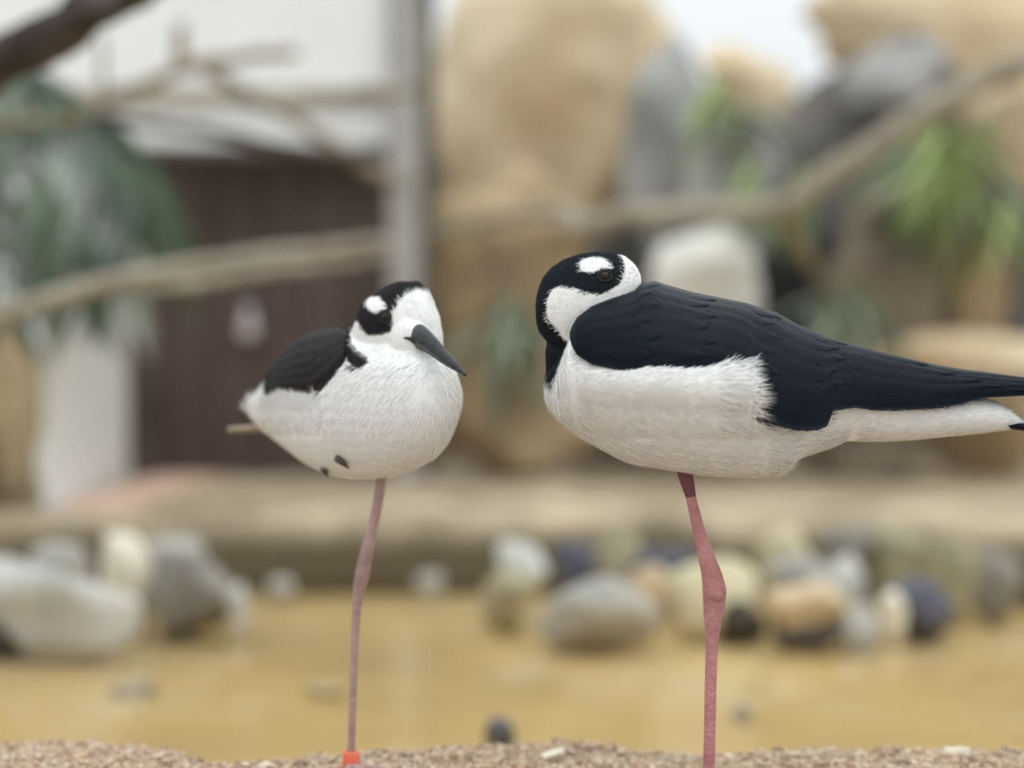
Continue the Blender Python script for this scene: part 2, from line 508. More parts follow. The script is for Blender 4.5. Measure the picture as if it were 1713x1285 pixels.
rock('boulder', 'tan low boulder on top of the grey boulders', 'boulder', (1140, 70, 1330, 170), 4.0, 'tan_rock', 12, 0.6, group=BG, floor=0.8)
rock('boulder', 'umber grey boulder under the forked branch', 'boulder', (1340, 312, 1625, 580), 3.46, 'umber_rock', 13, 0.6, group=BG, floor=0.1)
rock('boulder', 'tan boulder at the end of the rockwork', 'boulder', (1632, 70, 1880, 318), 3.6, 'tan_rock', 14, 0.6, group=BG, floor=0.55)
rock('boulder', 'dark brown boulder under the end tan boulder', 'boulder', (1600, 295, 1800, 600), 3.66, 'dark_rock', 15, 0.6, group=BG, floor=0.1)
rock('boulder', 'small tan upright stone before the dark brown boulder', 'boulder', (1590, 370, 1690, 590), 3.40, 'brown_rock', 16, 0.6, group=BG, floor=0.15)
rock('boulder', 'pale tan flat slab bridging the lower rockwork', 'boulder', (1440, 555, 1860, 655), 3.30, 'tan_rock', 17, 0.7, group=BG, cuts=10)
rock('boulder', 'brown block under the pale tan slab', 'boulder', (1290, 600, 1560, 815), 3.55, 'umber_rock', 18, 0.5, group=BG)
rock('boulder', 'reddish brown block under the end of the slab', 'boulder', (1540, 630, 1820, 815), 3.60, 'brown_rock', 19, 0.5, group=BG)
rock('boulder', 'brown block on the kerb behind the sleeping bird', 'boulder', (985, 560, 1310, 815), 3.62, 'brown_rock', 20, 0.5, group=BG)
rock('boulder', 'tan rock beside the open white door leaf', 'boulder', (-120, 530, 82, 872), 2.85, 'tan_rock', 21, 0.7, group=BG)

SG = 'stones along the pool'
FZ = ZF - 0.002
def stone(label, box, d, mat, seed, depth=0.8, rot=0.0, cuts=11, floor=FZ, name='pool_stone', amp=0.12):
    return rock(name, label, 'stone', box, d, mat, seed, depth, rot, SG, cuts, amp, 3, floor)
stone('big pale grey slab leaning in the water', (-20, 952, 240, 1084), 1.86, 'stone_pale', 31, 0.8, 0.16)
stone('pale stone half behind the big pale slab', (-70, 930, 70, 1040), 1.98, 'stone_pale', 32, 0.8)
stone('grey rounded stone behind the big pale slab', (40, 905, 160, 1000), 2.08, 'stone_grey', 33, 0.8)
stone('cream oval stone propped up on other stones', (165, 880, 250, 1010), 2.04, 'stone_cream', 34, 0.9, -0.45, cuts=2)
stone('grey brown stone beside the cream oval stone', (232, 925, 412, 1052), 2.02, 'stone_dim', 35, 0.8, 0.2)
stone('bluish grey stone on the kerb side of the cream stone', (238, 898, 345, 975), 2.16, 'stone_grey', 36, 0.8)
stone('small pale stone at the tip of the grey brown stone', (375, 975, 420, 1042), 1.98, 'stone_pale', 37, 0.8)
stone('little whitish stone at the foot of the kerb', (445, 966, 500, 990), 2.40, 'stone_grey', 38, 0.8)
stone('flat whitish stone at the foot of the kerb', (692, 954, 752, 988), 2.40, 'stone_grey', 39, 0.8)
stone('pale peaked stone left of the round grey boulder', (820, 895, 918, 1010), 2.12, 'stone_pale', 40, 0.8, 0.15)
stone('squat grey stone under the pale peaked stone', (792, 948, 905, 1030), 2.06, 'stone_olive', 41, 0.8)
stone('round mottled grey boulder in the water', (888, 960, 1108, 1078), 1.93, 'stone_grey', 42, 0.8, 0.08, cuts=4)
stone('dark slate stone behind the round grey boulder', (915, 905, 1010, 985), 2.2, 'stone_slate', 43, 0.8)
stone('olive grey stone against the kerb', (985, 880, 1075, 985), 2.26, 'stone_olive', 44, 0.8)
stone('dark wedge stone against the kerb', (1040, 915, 1180, 1000), 2.24, 'stone_slate', 45, 0.7)
stone('small tan stone beside the round grey boulder', (1056, 942, 1146, 1008), 2.12, 'stone_tan', 46, 0.8)
stone('pale yellow stone behind the sleeping birds leg', (1110, 935, 1275, 1062), 2.02, 'stone_yellow', 47, 0.8, -0.15)
stone('yellow round stone on top of the stone heap', (1262, 872, 1368, 965), 2.16, 'stone_yellow', 48, 0.8, cuts=3)
stone('grey stone wedged under the yellow round stone', (1270, 922, 1395, 1015), 2.08, 'stone_grey', 49, 0.8)
stone('peach coloured pointed stone in front of the heap', (1262, 962, 1432, 1072), 1.94, 'stone_tan', 50, 0.8, 0.3)
stone('pale stone beside the peach pointed stone', (1372, 925, 1462, 1030), 2.06, 'stone_pale', 51, 0.8)
stone('grey stone standing in the water before the heap', (1405, 1010, 1475, 1085), 1.92, 'stone_grey', 52, 0.8)
stone('small cream pebble beside the slate blue stone', (1470, 988, 1520, 1042), 1.97, 'stone_cream', 53, 0.8, cuts=2)
stone('slate blue stone at the end of the heap', (1445, 955, 1605, 1050), 2.02, 'stone_slate', 54, 0.8, 0.45)
stone('olive stone lying against the kerb behind the slate', (1450, 880, 1550, 965), 2.2, 'stone_olive', 55, 0.8)
stone('broad olive grey stone at the kerb end', (1530, 885, 1640, 1000), 2.18, 'stone_olive', 56, 0.8)
stone('greyish slanting stone at the kerb end', (1610, 915, 1725, 1000), 2.16, 'stone_dim', 57, 0.7, 0.35)
stone('dim stone between the yellow and olive stones', (1360, 880, 1470, 970), 2.2, 'stone_dim', 58, 0.8)
stone('dark round pebble in shallow water near the rim', (800, 1200, 862, 1248), 1.43, 'stone_slate', 61, 0.9, cuts=2)
stone('small grey pebble lying alone in the water', (1224, 1176, 1262, 1206), 1.54, 'stone_grey', 62, 0.9, cuts=2)
stone('flat whitish pebble lying in open water', (170, 1136, 262, 1166), 1.66, 'stone_grey', 63, 0.8, cuts=2)
stone('flat buff pebble lying in open water', (505, 1142, 580, 1164), 1.67, 'stone_yellow', 64, 0.8, cuts=2)
stone('added dark flat stone filling the shaded gap under the pale yellow stone', (1150, 995, 1285, 1068), 2.0, 'stone_dark', 65, 0.8)  # added to darken the shaded gap below the yellow stone
stone('added dark low stone standing in for the shadow under the peach pointed stone', (1290, 1030, 1415, 1086), 1.93, 'stone_dark', 66, 0.8)  # dark form added where the peach stone throws its shadow
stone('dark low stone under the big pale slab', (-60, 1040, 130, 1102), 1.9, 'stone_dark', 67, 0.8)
# larger pebbles on the rim
RG = 'pebbles on the rim'
def rim_pebble(label, px, py, wpx, mat, seed):
    d = HC * F / (py - H / 2)
    o = rock('pebble', label, 'pebble', (px - wpx / 2, py - wpx * 0.42, px + wpx / 2, py + wpx * 0.14), d, mat, seed, 0.9, 0, RG, 9, 0.16, 3)
    o.location.z = -0.0045
rim_pebble('white ringed pebble in the dip of the rim', 448, 1280, 36, 'stone_cream', 71)
rim_pebble('small white pebble beside the ringed one', 398, 1280, 26, 'stone_cream', 72)
rim_pebble('slate grey pebble on the crest of the rim', 177, 1262, 28, 'stone_slate', 73)
rim_pebble('tiny white pebble near the slate one', 40, 1268, 18, 'stone_cream', 74)
rim_pebble('large whitish pebble between the birds', 925, 1266, 52, 'stone_cream', 75)
rim_pebble('whitish pebble beside the sleeping birds leg', 1216, 1276, 26, 'stone_cream', 76)
rim_pebble('broad whitish pebble at the far end of the rim', 1600, 1266, 56, 'stone_cream', 77)
rim_pebble('dark pebble at the far end of the rim', 1660, 1282, 30, 'stone_slate', 78)

# ------------------------------------------------------------------ branches
def branch(name, pts, mat, parent, seed=0, k=5):
    """pts: (px, py, distance, width in px)"""
    org = parent.location if parent else Vector()
    pp = [P(a, b, d) - org for a, b, d, w in pts]
    rr = [w / 2 / F * d for a, b, d, w in pts]
    pp, rr = resample(pp, rr, k)
    rnd = random.Random(seed)
    pp = [p + Vector((rnd.gauss(0, 1), rnd.gauss(0, 1), rnd.gauss(0, 1))) * rr[i] * 0.12 for i, p in enumerate(pp)]
    v, f = tube_vf(pp, rr, 10, 1.0, 0.25, seed)
    return mesh_obj(name, v, f, M[mat], parent)

bp_ = P(-330, 700, 2.4); bp_.z = ZF
t1 = empty('perch_tree', bp_)
tag(t1, 'bare dead perch tree with grey branches reaching past the shed', 'tree')
branch('trunk', [(-335, 1010, 2.45, 116), (-330, 880, 2.45, 110), (-320, 600, 2.45, 100), (-310, 300, 2.42, 85), (-300, -150, 2.4, 60)], 'bark_mid', t1, 1)
branch('branch', [(-320, 590, 2.45, 40), (-120, 552, 2.3, 36), (0, 525, 2.26, 32), (110, 492, 2.26, 30), (210, 466, 2.30, 30), (320, 446, 2.4, 28), (450, 426, 2.55, 26), (640, 406, 2.8, 20)], 'bark_pale', t1, 2)
branch('branch', [(160, 486, 2.28, 16), (320, 474, 2.38, 22), (430, 455, 2.5, 22), (560, 440, 2.7, 18), (650, 425, 2.8, 12)], 'bark_pale', t1, 3)
branch('branch', [(-310, 240, 2.42, 40), (-100, 215, 2.5, 30), (40, 208, 2.55, 24), (130, 200, 2.6, 26), (175, 170, 2.65, 24), (240, 145, 2.7, 22), (310, 112, 2.75, 22), (390, 100, 2.8, 20), (495, 88, 2.85, 18)], 'bark_mid', t1, 4)
branch('branch', [(150, 196, 2.6, 16), (260, 208, 2.6, 18), (380, 228, 2.6, 20), (500, 252, 2.65, 20), (645, 268, 2.7, 14)], 'bark_dark', t1, 5)
branch('branch', [(330, 106, 2.76, 20), (400, 150, 2.85, 24), (480, 190, 2.95, 24), (560, 245, 3.05, 24), (670, 312, 3.2, 20)], 'bark_pale', t1, 6)
branch('branch', [(302, 118, 2.75, 26), (302, 80, 2.76, 24), (300, 42, 2.77, 20)], 'bark_mid', t1, 7)
branch('branch', [(170, 180, 2.63, 14), (172, 130, 2.64, 12), (168, 60, 2.65, 10)], 'bark_mid', t1, 8)
branch('branch', [(450, 172, 2.95, 10), (540, 158, 3.1, 20), (620, 152, 3.2, 22), (700, 148, 3.3, 18)], 'bark_pale', t1, 9)

b2 = P(-420, 330, 1.7); b2.z = ZF
t2 = empty('leaning_tree', b2)
tag(t2, 'thick dark branch of a leaning tree crossing above the pool', 'tree')
branch('trunk', [(-430, 1155, 1.75, 130), (-420, 972, 1.75, 120), (-400, 600, 1.72, 110), (-260, 250, 1.70, 110), (0, 108, 1.68, 84), (110, 48, 1.66, 86), (220, -22, 1.64, 80), (420, -140, 1.6, 52), (640, -260, 1.6, 40)], 'bark_dark', t2, 11)
branch('knot', [(125, 42, 1.62, 40), (150, 20, 1.595, 62), (175, 0, 1.60, 52), (190, -12, 1.62, 34)], 'bark_dark', t2, 12)

b3 = P(1950, 330, 2.6); b3.z = 0.0
t3 = empty('perch_branch', P(1290, 350, 2.75))
tag(t3, 'long forked pale perch branch leaning across the boulders', 'branch')
branch('limb', [(2100, -60, 2.7, 70), (1900, 10, 2.7, 60), (1713, 105, 2.7, 48), (1560, 180, 2.72, 42), (1430, 265, 2.74, 40), (1360, 310, 2.75, 38), (1300, 350, 2.78, 36), (1180, 352, 2.85, 34), (1060, 360, 2.95, 34), (960, 382, 3.05, 34), (930, 374, 3.08, 20)], 'bark_pale', t3, 13)
branch('limb', [(975, 372, 3.03, 20), (930, 352, 3.1, 26), (850, 362, 3.2, 24), (770, 380, 3.35, 20), (715, 388, 3.48, 12)], 'bark_pale', t3, 14)
branch('prop', [(1300, 352, 2.78, 30), (1345, 420, 2.98, 24), (1375, 480, 3.28, 18)], 'bark_mid', t3, 15)
branch('limb', [(2100, -60, 2.7, 70), (2160, 300, 2.7, 80), (2180, 870, 2.7, 90)], 'bark_pale', t3, 16)

# ------------------------------------------------------------------ plants
def leaf_mesh(name, mat, ln=1.0, wd=0.4, fold=0.12, droop=0.25):
    v = []; f = []
    N = 6
    for i in range(N + 1):
        t = i / N
        w = wd * 0.5 * math.sin(math.pi * min(1, t * 0.94 + 0.06)) ** 0.8
        z = -droop * t * t
        v += [(ln * t, -w, z + fold * w), (ln * t, 0, z - 0.0), (ln * t, w, z + fold * w)]
    for i in range(N):
        a = i * 3
        f += [(a, a + 3, a + 4, a + 1), (a + 1, a + 4, a + 5, a + 2)]
    me = bpy.data.meshes.new(name); me.from_pydata(v, [], f); me.update()
    me.polygons.foreach_set('use_smooth', [True] * len(me.polygons)); me.materials.append(mat)
    return me

def leafy_plant(name, label, cx, cy, d, spread, nleaf, size, mat, seed, group=None, up=0.5):
    """stems from a foot, each carrying leaves; every leaf an object"""
    rnd = random.Random(seed)
    foot = P(cx, cy + spread * 0.9, d + 0.06)
    root = empty(name, foot)
    tag(root, label, 'plant', group)
    me = leaf_mesh('leaf', M[mat], size, size * 0.42)
    sv, sf = [], []
    ns = max(3, nleaf // 6)
    sp = spread / F * d
    for s in range(ns):
        tip = Vector((rnd.uniform(-1, 1) * sp, -abs(rnd.gauss(0.04, 0.05)), sp * 0.9 + rnd.uniform(-0.8, 0.8) * sp))
        mid = tip * 0.5 + Vector((0, -0.03, sp * 0.3))
        pts, rr = resample([Vector((0, 0, 0)), mid, tip], [0.004, 0.003, 0.0015], 4)
        v, f = tube_vf(pts, rr, 6)
        k = len(sv); sv += v; sf += [tuple(i + k for i in q) for q in f]
        for j in range(nleaf // ns):
            t = 0.3 + 0.7 * (j + rnd.random()) / (nleaf // ns)
            p = pts[min(len(pts) - 1, int(t * (len(pts) - 1)))]
            o = bpy.data.objects.new('leaf', me); COL.objects.link(o); o.parent = root
            o.location = p
            o.rotation_euler = (rnd.uniform(-0.6, 0.6), rnd.uniform(-0.9, 0.5), rnd.uniform(0, 6.28))
            sc = rnd.uniform(0.7, 1.2); o.scale = (sc, sc, sc)
    mesh_obj('stem', sv, sf, M['leaf_dark'], root)
    return root

PG = 'plants on the rockwork'
leafy_plant('leafy_plant', 'bright green leafy plant beside the forked branch', 1585, 232, 3.28, 62, 50, 0.05, 'leaf', 1, PG)
leafy_plant('leafy_plant', 'dark green tuft growing beside the bright green plant', 1520, 290, 3.36, 40, 22, 0.045, 'leaf_dark', 2, PG)
leafy_plant('leafy_plant', 'small green sprig hanging below the bright plant', 1640, 345, 3.34, 34, 16, 0.04, 'leaf', 3, PG)
leafy_plant('leafy_plant', 'small green tuft on top of the grey boulder', 1190, 138, 3.5, 28, 14, 0.04, 'leaf', 4, PG)
leafy_plant('leafy_plant', 'dusty green trailing plant on the grey boulder', 1240, 195, 3.42, 34, 14, 0.04, 'leaf_dusty', 5, PG)
leafy_plant('leafy_plant', 'green sprig just above the perch branch', 1255, 285, 3.36, 22, 10, 0.035, 'leaf', 6, PG)
leafy_plant('leafy_plant', 'yellow green sprig at the fork of the branch', 1342, 292, 3.12, 20, 10, 0.034, 'leaf', 7, PG)
leafy_plant('leafy_plant', 'dusty green plant at the foot of the tan boulders', 880, 520, 3.42, 55, 24, 0.07, 'leaf_dusty', 8, PG)
leafy_plant('leafy_plant', 'dusty green plant on the slab under the umber boulder', 1405, 520, 3.2, 60, 26, 0.07, 'leaf_dusty', 9, PG)

# arching palm at the shed corner
crown = P(-30, 150, 2.72)
foot = Vector((crown.x - 0.04, crown.y + 0.05, 0.0))
palm = empty('palm', foot)
tag(palm, 'arching dark green palm in front of the white shed', 'palm')
v, f = tube_vf([Vector((0, 0, -0.02)), Vector((0.01, 0, 0.35)), crown - foot], [0.035, 0.028, 0.022], 10, 1, 0.2)
mesh_obj('trunk', v, f, M['bark_mid'], palm)
def frond(ctrl, nleaf, llen, mat, seed):
    rnd = random.Random(seed)
    pts = [crown - foot] + [P(a, b, d) - foot for a, b, d in ctrl]
    pts, rr = resample(pts, [0.006] + [0.005 - 0.004 * i / len(ctrl) for i in range(len(ctrl))], 8)
    v, f = tube_vf(pts, rr, 6)
    v = list(v); f = list(f)
    L = len(pts)
    for i in range(nleaf):
        if rnd.random() < 0.25: continue
        t = 0.12 + 0.88 * i / nleaf
        q = t * (L - 1); k = min(int(q), L - 2)
        p = pts[k].lerp(pts[k + 1], q - k); tn = (pts[k + 1] - pts[k]).normalized()
        for s in (-1, 1):
            side = tn.cross(Vector((0, -0.35, 1))).normalized() * s
            dr = (tn * 0.75 + side * 0.75 + Vector((0, rnd.uniform(-0.1, 0.1), -0.35 - rnd.random() * 0.25))).normalized()
            ln = llen * (1 - 0.55 * abs(t - 0.45)) * rnd.uniform(0.85, 1.1)
            wv = dr.cross(Vector((rnd.uniform(-.3, .3), -1, 0.3))).normalized() * ln * 0.075
            b0 = len(v)
            mid = p + dr * ln * 0.5; tip = p + dr * ln + Vector((0, 0, -0.22 * ln))
            v += [p - wv * 0.4, p + wv * 0.4, mid + wv, mid - wv, tip]
            f += [(b0, b0 + 1, b0 + 2, b0 + 3), (b0 + 3, b0 + 2, b0 + 4)]
    return mesh_obj('frond', v, f, M[mat], palm, smooth=False)
frond([(60, 150, 2.62), (160, 210, 2.58), (235, 320, 2.55), (262, 440, 2.55)], 24, 0.17, 'palm', 1)
frond([(40, 190, 2.6), (120, 260, 2.52), (180, 380, 2.5), (195, 500, 2.5)], 20, 0.16, 'palm_lit', 2)
frond([(20, 200, 2.55), (70, 290, 2.48), (110, 400, 2.45), (130, 520, 2.45)], 20, 0.16, 'palm', 3)
frond([(0, 210, 2.55), (40, 320, 2.5), (60, 430, 2.48), (70, 520, 2.48)], 20, 0.12, 'palm_lit', 4)
frond([(-40, 240, 2.6), (-20, 340, 2.55), (0, 440, 2.52), (10, 540, 2.5)], 20, 0.14, 'palm', 5)
frond([(50, 130, 2.75), (140, 170, 2.8), (230, 260, 2.8), (280, 380, 2.8)], 24, 0.17, 'palm', 6)
frond([(30, 120, 2.7), (100, 160, 2.7), (150, 220, 2.7), (200, 310, 2.7)], 20, 0.16, 'palm', 7)
frond([(10, 170, 2.75), (80, 240, 2.8), (150, 340, 2.8), (210, 420, 2.8)], 24, 0.17, 'palm', 8)
frond([(-90, 160, 2.7), (-170, 230, 2.7), (-230, 340, 2.7)], 26, 0.14, 'palm', 9)

# ------------------------------------------------------------------ birds
def poly_sd(pts, poly):
    """signed distance (px) of points to a polygon, negative inside"""
    pts = np.asarray(pts, float); poly = np.asarray(poly, float)
    d = np.full(len(pts), 1e9); inside = np.zeros(len(pts), bool)
    for i in range(len(poly)):
        a = poly[i]; b = poly[(i + 1) % len(poly)]
        ab = b - a
        t = np.clip(((pts - a) @ ab) / (ab @ ab + 1e-12), 0, 1)
        d = np.minimum(d, np.linalg.norm(pts - (a + t[:, None] * ab), axis=1))
        cond = ((a[1] > pts[:, 1]) != (b[1] > pts[:, 1]))
        with np.errstate(divide='ignore', invalid='ignore'):
            xi = (b[0] - a[0]) * (pts[:, 1] - a[1]) / (b[1] - a[1]) + a[0]
        inside ^= cond & (pts[:, 0] < xi)
    return np.where(inside, -d, d)

def sstep(e0, e1, x):
    t = np.clip((x - e0) / (e1 - e0), 0, 1)
    return t * t * (3 - 2 * t)

def loft_x(stations, D, n=40, expo=2.0):
    """stations (px, ytop, ybottom, depth centre, depth half) of a form standing about D from the camera"""
    st = np.array(stations, float)
    xs = np.linspace(st[0, 0], st[-1, 0], 150)
    dense = np.stack([np.interp(xs, st[:, 0], st[:, k]) for k in range(1, 5)], 1)
    for _ in range(5):
        dense[2:-2] = dense[2:-2] * 0.5 + (dense[1:-3] + dense[3:-1]) * 0.25
    rings = []
    for ix, x in enumerate(xs):
        top, bot, dc, dh = dense[ix]
        yc = (top + bot) / 2; hh = (bot - top) / 2
        ring = []
        for a in np.linspace(0, 2 * math.pi, n + 1)[:-1]:
            ca, sa = math.cos(a), math.sin(a)
            ca = math.copysign(abs(ca) ** (2 / expo), ca); sa = math.copysign(abs(sa) ** (2 / expo), sa)
            ring.append(P(x, yc - hh * ca, D) + Vector((dc * (x - W / 2) / F, dc + dh * sa, -dc * (yc - H / 2) / F)))
        rings.append(ring)
    return ring_loft(rings)

def ellipsoid(px, py, D, dd, rx, ry, rz, n=20):
    c = P(px, py, D + dd)
    rings = []
    for t in np.linspace(0.02, math.pi - 0.02, n):
        rings.append([c + Vector((rx * math.sin(t) * math.cos(a), ry * math.sin(t) * math.sin(a), rz * math.cos(t))) for a in np.linspace(0, 2 * math.pi, n + 1)[:-1]])
    return ring_loft(rings)

def fuse(parts, voxel=0.0008, smooth=8):
    """one continuous skin around all the forms"""
    V, Fc = [], []
    for v, f in parts:
        k = len(V); V += list(v); Fc += [tuple(i + k for i in q) for q in f]
    me = bpy.data.meshes.new('form'); me.from_pydata([tuple(q) for q in V], [], Fc); me.update()
    bm = bmesh.new(); bm.from_mesh(me); bmesh.ops.recalc_face_normals(bm, faces=bm.faces[:]); bm.to_mesh(me); bm.free()
    o = bpy.data.objects.new('form', me); COL.objects.link(o)
    r = o.modifiers.new('r', 'REMESH'); r.mode = 'VOXEL'; r.voxel_size = voxel; r.use_smooth_shade = True
    s = o.modifiers.new('s', 'SMOOTH'); s.iterations = smooth; s.factor = 0.5
    dg = bpy.context.evaluated_depsgraph_get()
    me2 = bpy.data.meshes.new_from_object(o.evaluated_get(dg))
    bpy.data.objects.remove(o); bpy.data.meshes.remove(me)
    return me2

def mesh_arrays(me):
    n = len(me.vertices)
    co = np.empty(n * 3); me.vertices.foreach_get('co', co)
    no = np.empty(n * 3); me.vertices.foreach_get('normal', no)
    return co.reshape(-1, 3), no.reshape(-1, 3)

def to_px(co):
    """pixel at which each point is seen from the photograph's standpoint; used to lay out the plumage pattern"""
    return np.stack([co[:, 0] / co[:, 1] * F + W / 2, H / 2 - (co[:, 2] - HC) / co[:, 1] * F], 1)

WHITE = np.array([0.86, 0.87, 0.86]); BLACK = np.array([0.010, 0.014, 0.019]); BROWN = np.array([0.020, 0.016, 0.017])

def wobble(co, sc, amp, seed):
    return np.array([noise.noise(Vector((c[0] * sc + seed, c[1] * sc, c[2] * sc))) for c in co]) * amp

def strands(me, cols, flow, length, width, density_fn, count, seed, lift=0.22):
    """barbs of the plumage: thin tapering slips lying along the flow on the skin"""
    rng = np.random.default_rng(seed)
    me.calc_loop_triangles()
    nt = len(me.loop_triangles)
    tri = np.empty(nt * 3, dtype=np.int64); me.loop_triangles.foreach_get('vertices', tri); tri = tri.reshape(-1, 3)
    co, no = mesh_arrays(me)
    a, b, c = co[tri[:, 0]], co[tri[:, 1]], co[tri[:, 2]]
    area = np.linalg.norm(np.cross(b - a, c - a), axis=1)
    area *= density_fn((a + b + c) / 3)
    idx = rng.choice(nt, count, p=area / area.sum())
    u, w = rng.random(count), rng.random(count)
    fl = u + w > 1; u[fl], w[fl] = 1 - u[fl], 1 - w[fl]
    p = a[idx] + (b - a)[idx] * u[:, None] + (c - a)[idx] * w[:, None]
    N = no[tri[idx, 0]]
    col = cols[tri[idx, 0]]
    f = flow(p) + rng.normal(0, 0.16, (count, 3))
    f -= N * np.sum(f * N, 1)[:, None]
    f /= np.linalg.norm(f, axis=1)[:, None] + 1e-9
    sd = np.cross(f, N)
    L = length(p) * rng.uniform(0.6, 1.25, count); Wd = width(p) * rng.uniform(0.7, 1.3, count)
    lf = lift * rng.uniform(0.3, 1.3, count)
    r0 = p - N * 0.0004
    m1 = p + f * (L * 0.45)[:, None] + N * (L * lf * 0.40)[:, None]
    t1 = p + f * L[:, None] + N * (L * lf * 0.55)[:, None] + sd * (L * rng.normal(0, 0.12, count))[:, None]
    V = np.stack([r0 - sd * (Wd * .5)[:, None], r0 + sd * (Wd * .5)[:, None], m1 + sd * (Wd * .45)[:, None], m1 - sd * (Wd * .45)[:, None], t1], 1).reshape(-1, 3)
    k = np.arange(count) * 5
    faces = np.stack([k, k + 1, k + 2, k + 3], 1).tolist() + np.stack([k + 3, k + 2, k + 4], 1).tolist()
    cc = np.repeat(np.concatenate([col * rng.uniform(0.93, 1.04, (count, 1)), np.ones((count, 1))], 1), 5, axis=0)
    return V, faces, cc

PLUM = attr_mat('plumage', 0.9, 0.15, 0.0)
WING = mottled('wing_blue_black', (0.0015, 0.0045, 0.009, 1), (0.004, 0.009, 0.016, 1), 30, 0.42, 0.10, 220, spec=0.10)
WINGB = mottled('wing_brown_black', (0.008, 0.007, 0.008, 1), (0.018, 0.015, 0.017, 1), 30, 0.6, 0.12, 220, spec=0.12)
LEGP = mottled('leg_pink', C(162, 106, 108), C(200, 146, 144), 60, 0.55, 0.3, 300)
LEGG = mottled('leg_greyish_pink', C(150, 122, 118), C(184, 156, 150), 60, 0.6, 0.3, 300)
LEGD = mottled('leg_dusky', C(92, 58, 66), C(120, 78, 84), 60, 0.6, 0.3, 300)
BILL = mottled('bill_black', (0.008, 0.010, 0.012, 1), (0.020, 0.022, 0.025, 1), 90, 0.34, 0.15, 300, spec=0.35)
TAILG = mottled('tail_buff_grey', C(150, 136, 118), C(178, 164, 144), 60, 0.9, 0.1)
BAND = mottled('band_orange', C(226, 104, 78), C(240, 132, 104), 60, 0.45, 0.0)
CLAW = mottled('claw_dusky', C(50, 42, 42), C(84, 72, 70), 60, 0.5, 0.0)
def plain(name, c, rough, spec=0.5, coat=0.0):
    m = bpy.data.materials.new(name); m.use_nodes = True
    b = m.node_tree.nodes['Principled BSDF']
    nz = m.node_tree.nodes.new('ShaderNodeTexNoise'); nz.inputs['Scale'].default_value = 200
    mx = m.node_tree.nodes.new('ShaderNodeMix'); mx.data_type = 'RGBA'
    mx.inputs[6].default_value = c; mx.inputs[7].default_value = tuple(min(1, q * 1.5) for q in c[:3]) + (1,)
    m.node_tree.links.new(nz.outputs['Fac'], mx.inputs[0]); m.node_tree.links.new(mx.outputs[2], b.inputs['Base Color'])
    b.inputs['Roughness'].default_value = rough; b.inputs['Specular IOR Level'].default_value = spec
    b.inputs['Coat Weight'].default_value = coat
    return m
EYE = plain('eye_dark', (0.010, 0.005, 0.004, 1), 0.2, 0.25, 0.0)
LID = plain('eyelid_grey', (0.022, 0.022, 0.026, 1), 0.8, 0.1)

def child(name, v, f, mat, root, parent=None, smooth=True, cols=None):
    org = root.location
    return mesh_obj(name, [Vector(q) - org for q in v], f, mat, parent or root, smooth, cols)

def add_body(me, cols, root):
    ca = me.color_attributes.new('Col', 'FLOAT_COLOR', 'POINT')
    ca.data.foreach_set('color', np.concatenate([cols, np.ones((len(cols), 1))], 1).astype(np.float32).ravel())
    me.transform(Matrix.Translation(-root.location))
    me.materials.clear(); me.materials.append(PLUM)
    me.polygons.foreach_set('use_smooth', [True] * len(me.polygons))
    me.name = 'body'
    o = bpy.data.objects.new('body', me); COL.objects.link(o); o.parent = root
    return o

def eye_at(px, py, bvh, root, r=0.0040, ring=True):
    dr = (P(px, py, 1.0) - Vector((0, 0, HC))).normalized()
    hit, nrm, _, _ = bvh.ray_cast(Vector((0, 0, HC)), dr)
    c = hit - nrm * r * 0.62
    rings = []
    ax = nrm.normalized(); u = ax.cross(Vector((0, 0, 1))).normalized(); w = u.cross(ax)
    for t in np.linspace(0.05, math.pi - 0.05, 14):
        rings.append([c + ax * (r * math.cos(t)) + (u * math.cos(a) + w * math.sin(a)) * (r * math.sin(t)) for a in np.linspace(0, 2 * math.pi, 21)[:-1]])
    v, f = ring_loft(rings)
    e = child('eye', v, f, EYE, root)
    # lid: thin torus round the ball
    rg = []
    R = r * 0.88; rr = r * 0.2; cc = hit + nrm * r * 0.02
    vv = []; ff = []
    for i in range(24):
        a = 2 * math.pi * i / 24
        dirv = u * math.cos(a) + w * math.sin(a) * 0.85
        for j in range(8):
            b = 2 * math.pi * j / 8
            vv.append(cc + dirv * (R + rr * math.cos(b)) + ax * rr * math.sin(b))
    for i in range(24):
        for j in range(8):
            ff.append((i * 8 + j, ((i + 1) % 24) * 8 + j, ((i + 1) % 24) * 8 + (j + 1) % 8, i * 8 + (j + 1) % 8))
    if ring: child('eyelid', vv, ff, LID, root, e)
    return e

def foot(root, base, heading, mat, L=0.036, rad=0.0022):
    """three forward toes with bent joints, claws, small web"""
    for ang, ln in ((-0.55, 0.85), (0.0, 1.0), (0.55, 0.85)):
        a = heading + ang
        dv = Vector((math.cos(a), math.sin(a), 0))
        pts = [base + Vector((0, 0, 0.005)), base + dv * L * ln * 0.12 + Vector((0, 0, 0.0042)), base + dv * L * ln * 0.4 + Vector((0, 0, 0.0045)), base + dv * L * ln * 0.7 + Vector((0, 0, 0.005)), base + dv * L * ln + Vector((0, 0, 0.0035))]
        pp, rr = resample(pts, [rad * 1.2, rad * 1.15, rad, rad * 0.85, rad * 0.5], 4)
        v, f = tube_vf(pp, rr, 8)
        toe = child('toe', v, f, mat, root)
        tip = pts[-1]
        v, f = tube_vf([tip - dv * 0.001, tip + dv * 0.003 + Vector((0, 0, 0.0004)), tip + dv * 0.006 - Vector((0, 0, 0.0015))], [rad * 0.5, rad * 0.35, rad * 0.05], 6)
        child('claw', v, f, CLAW, root, toe)

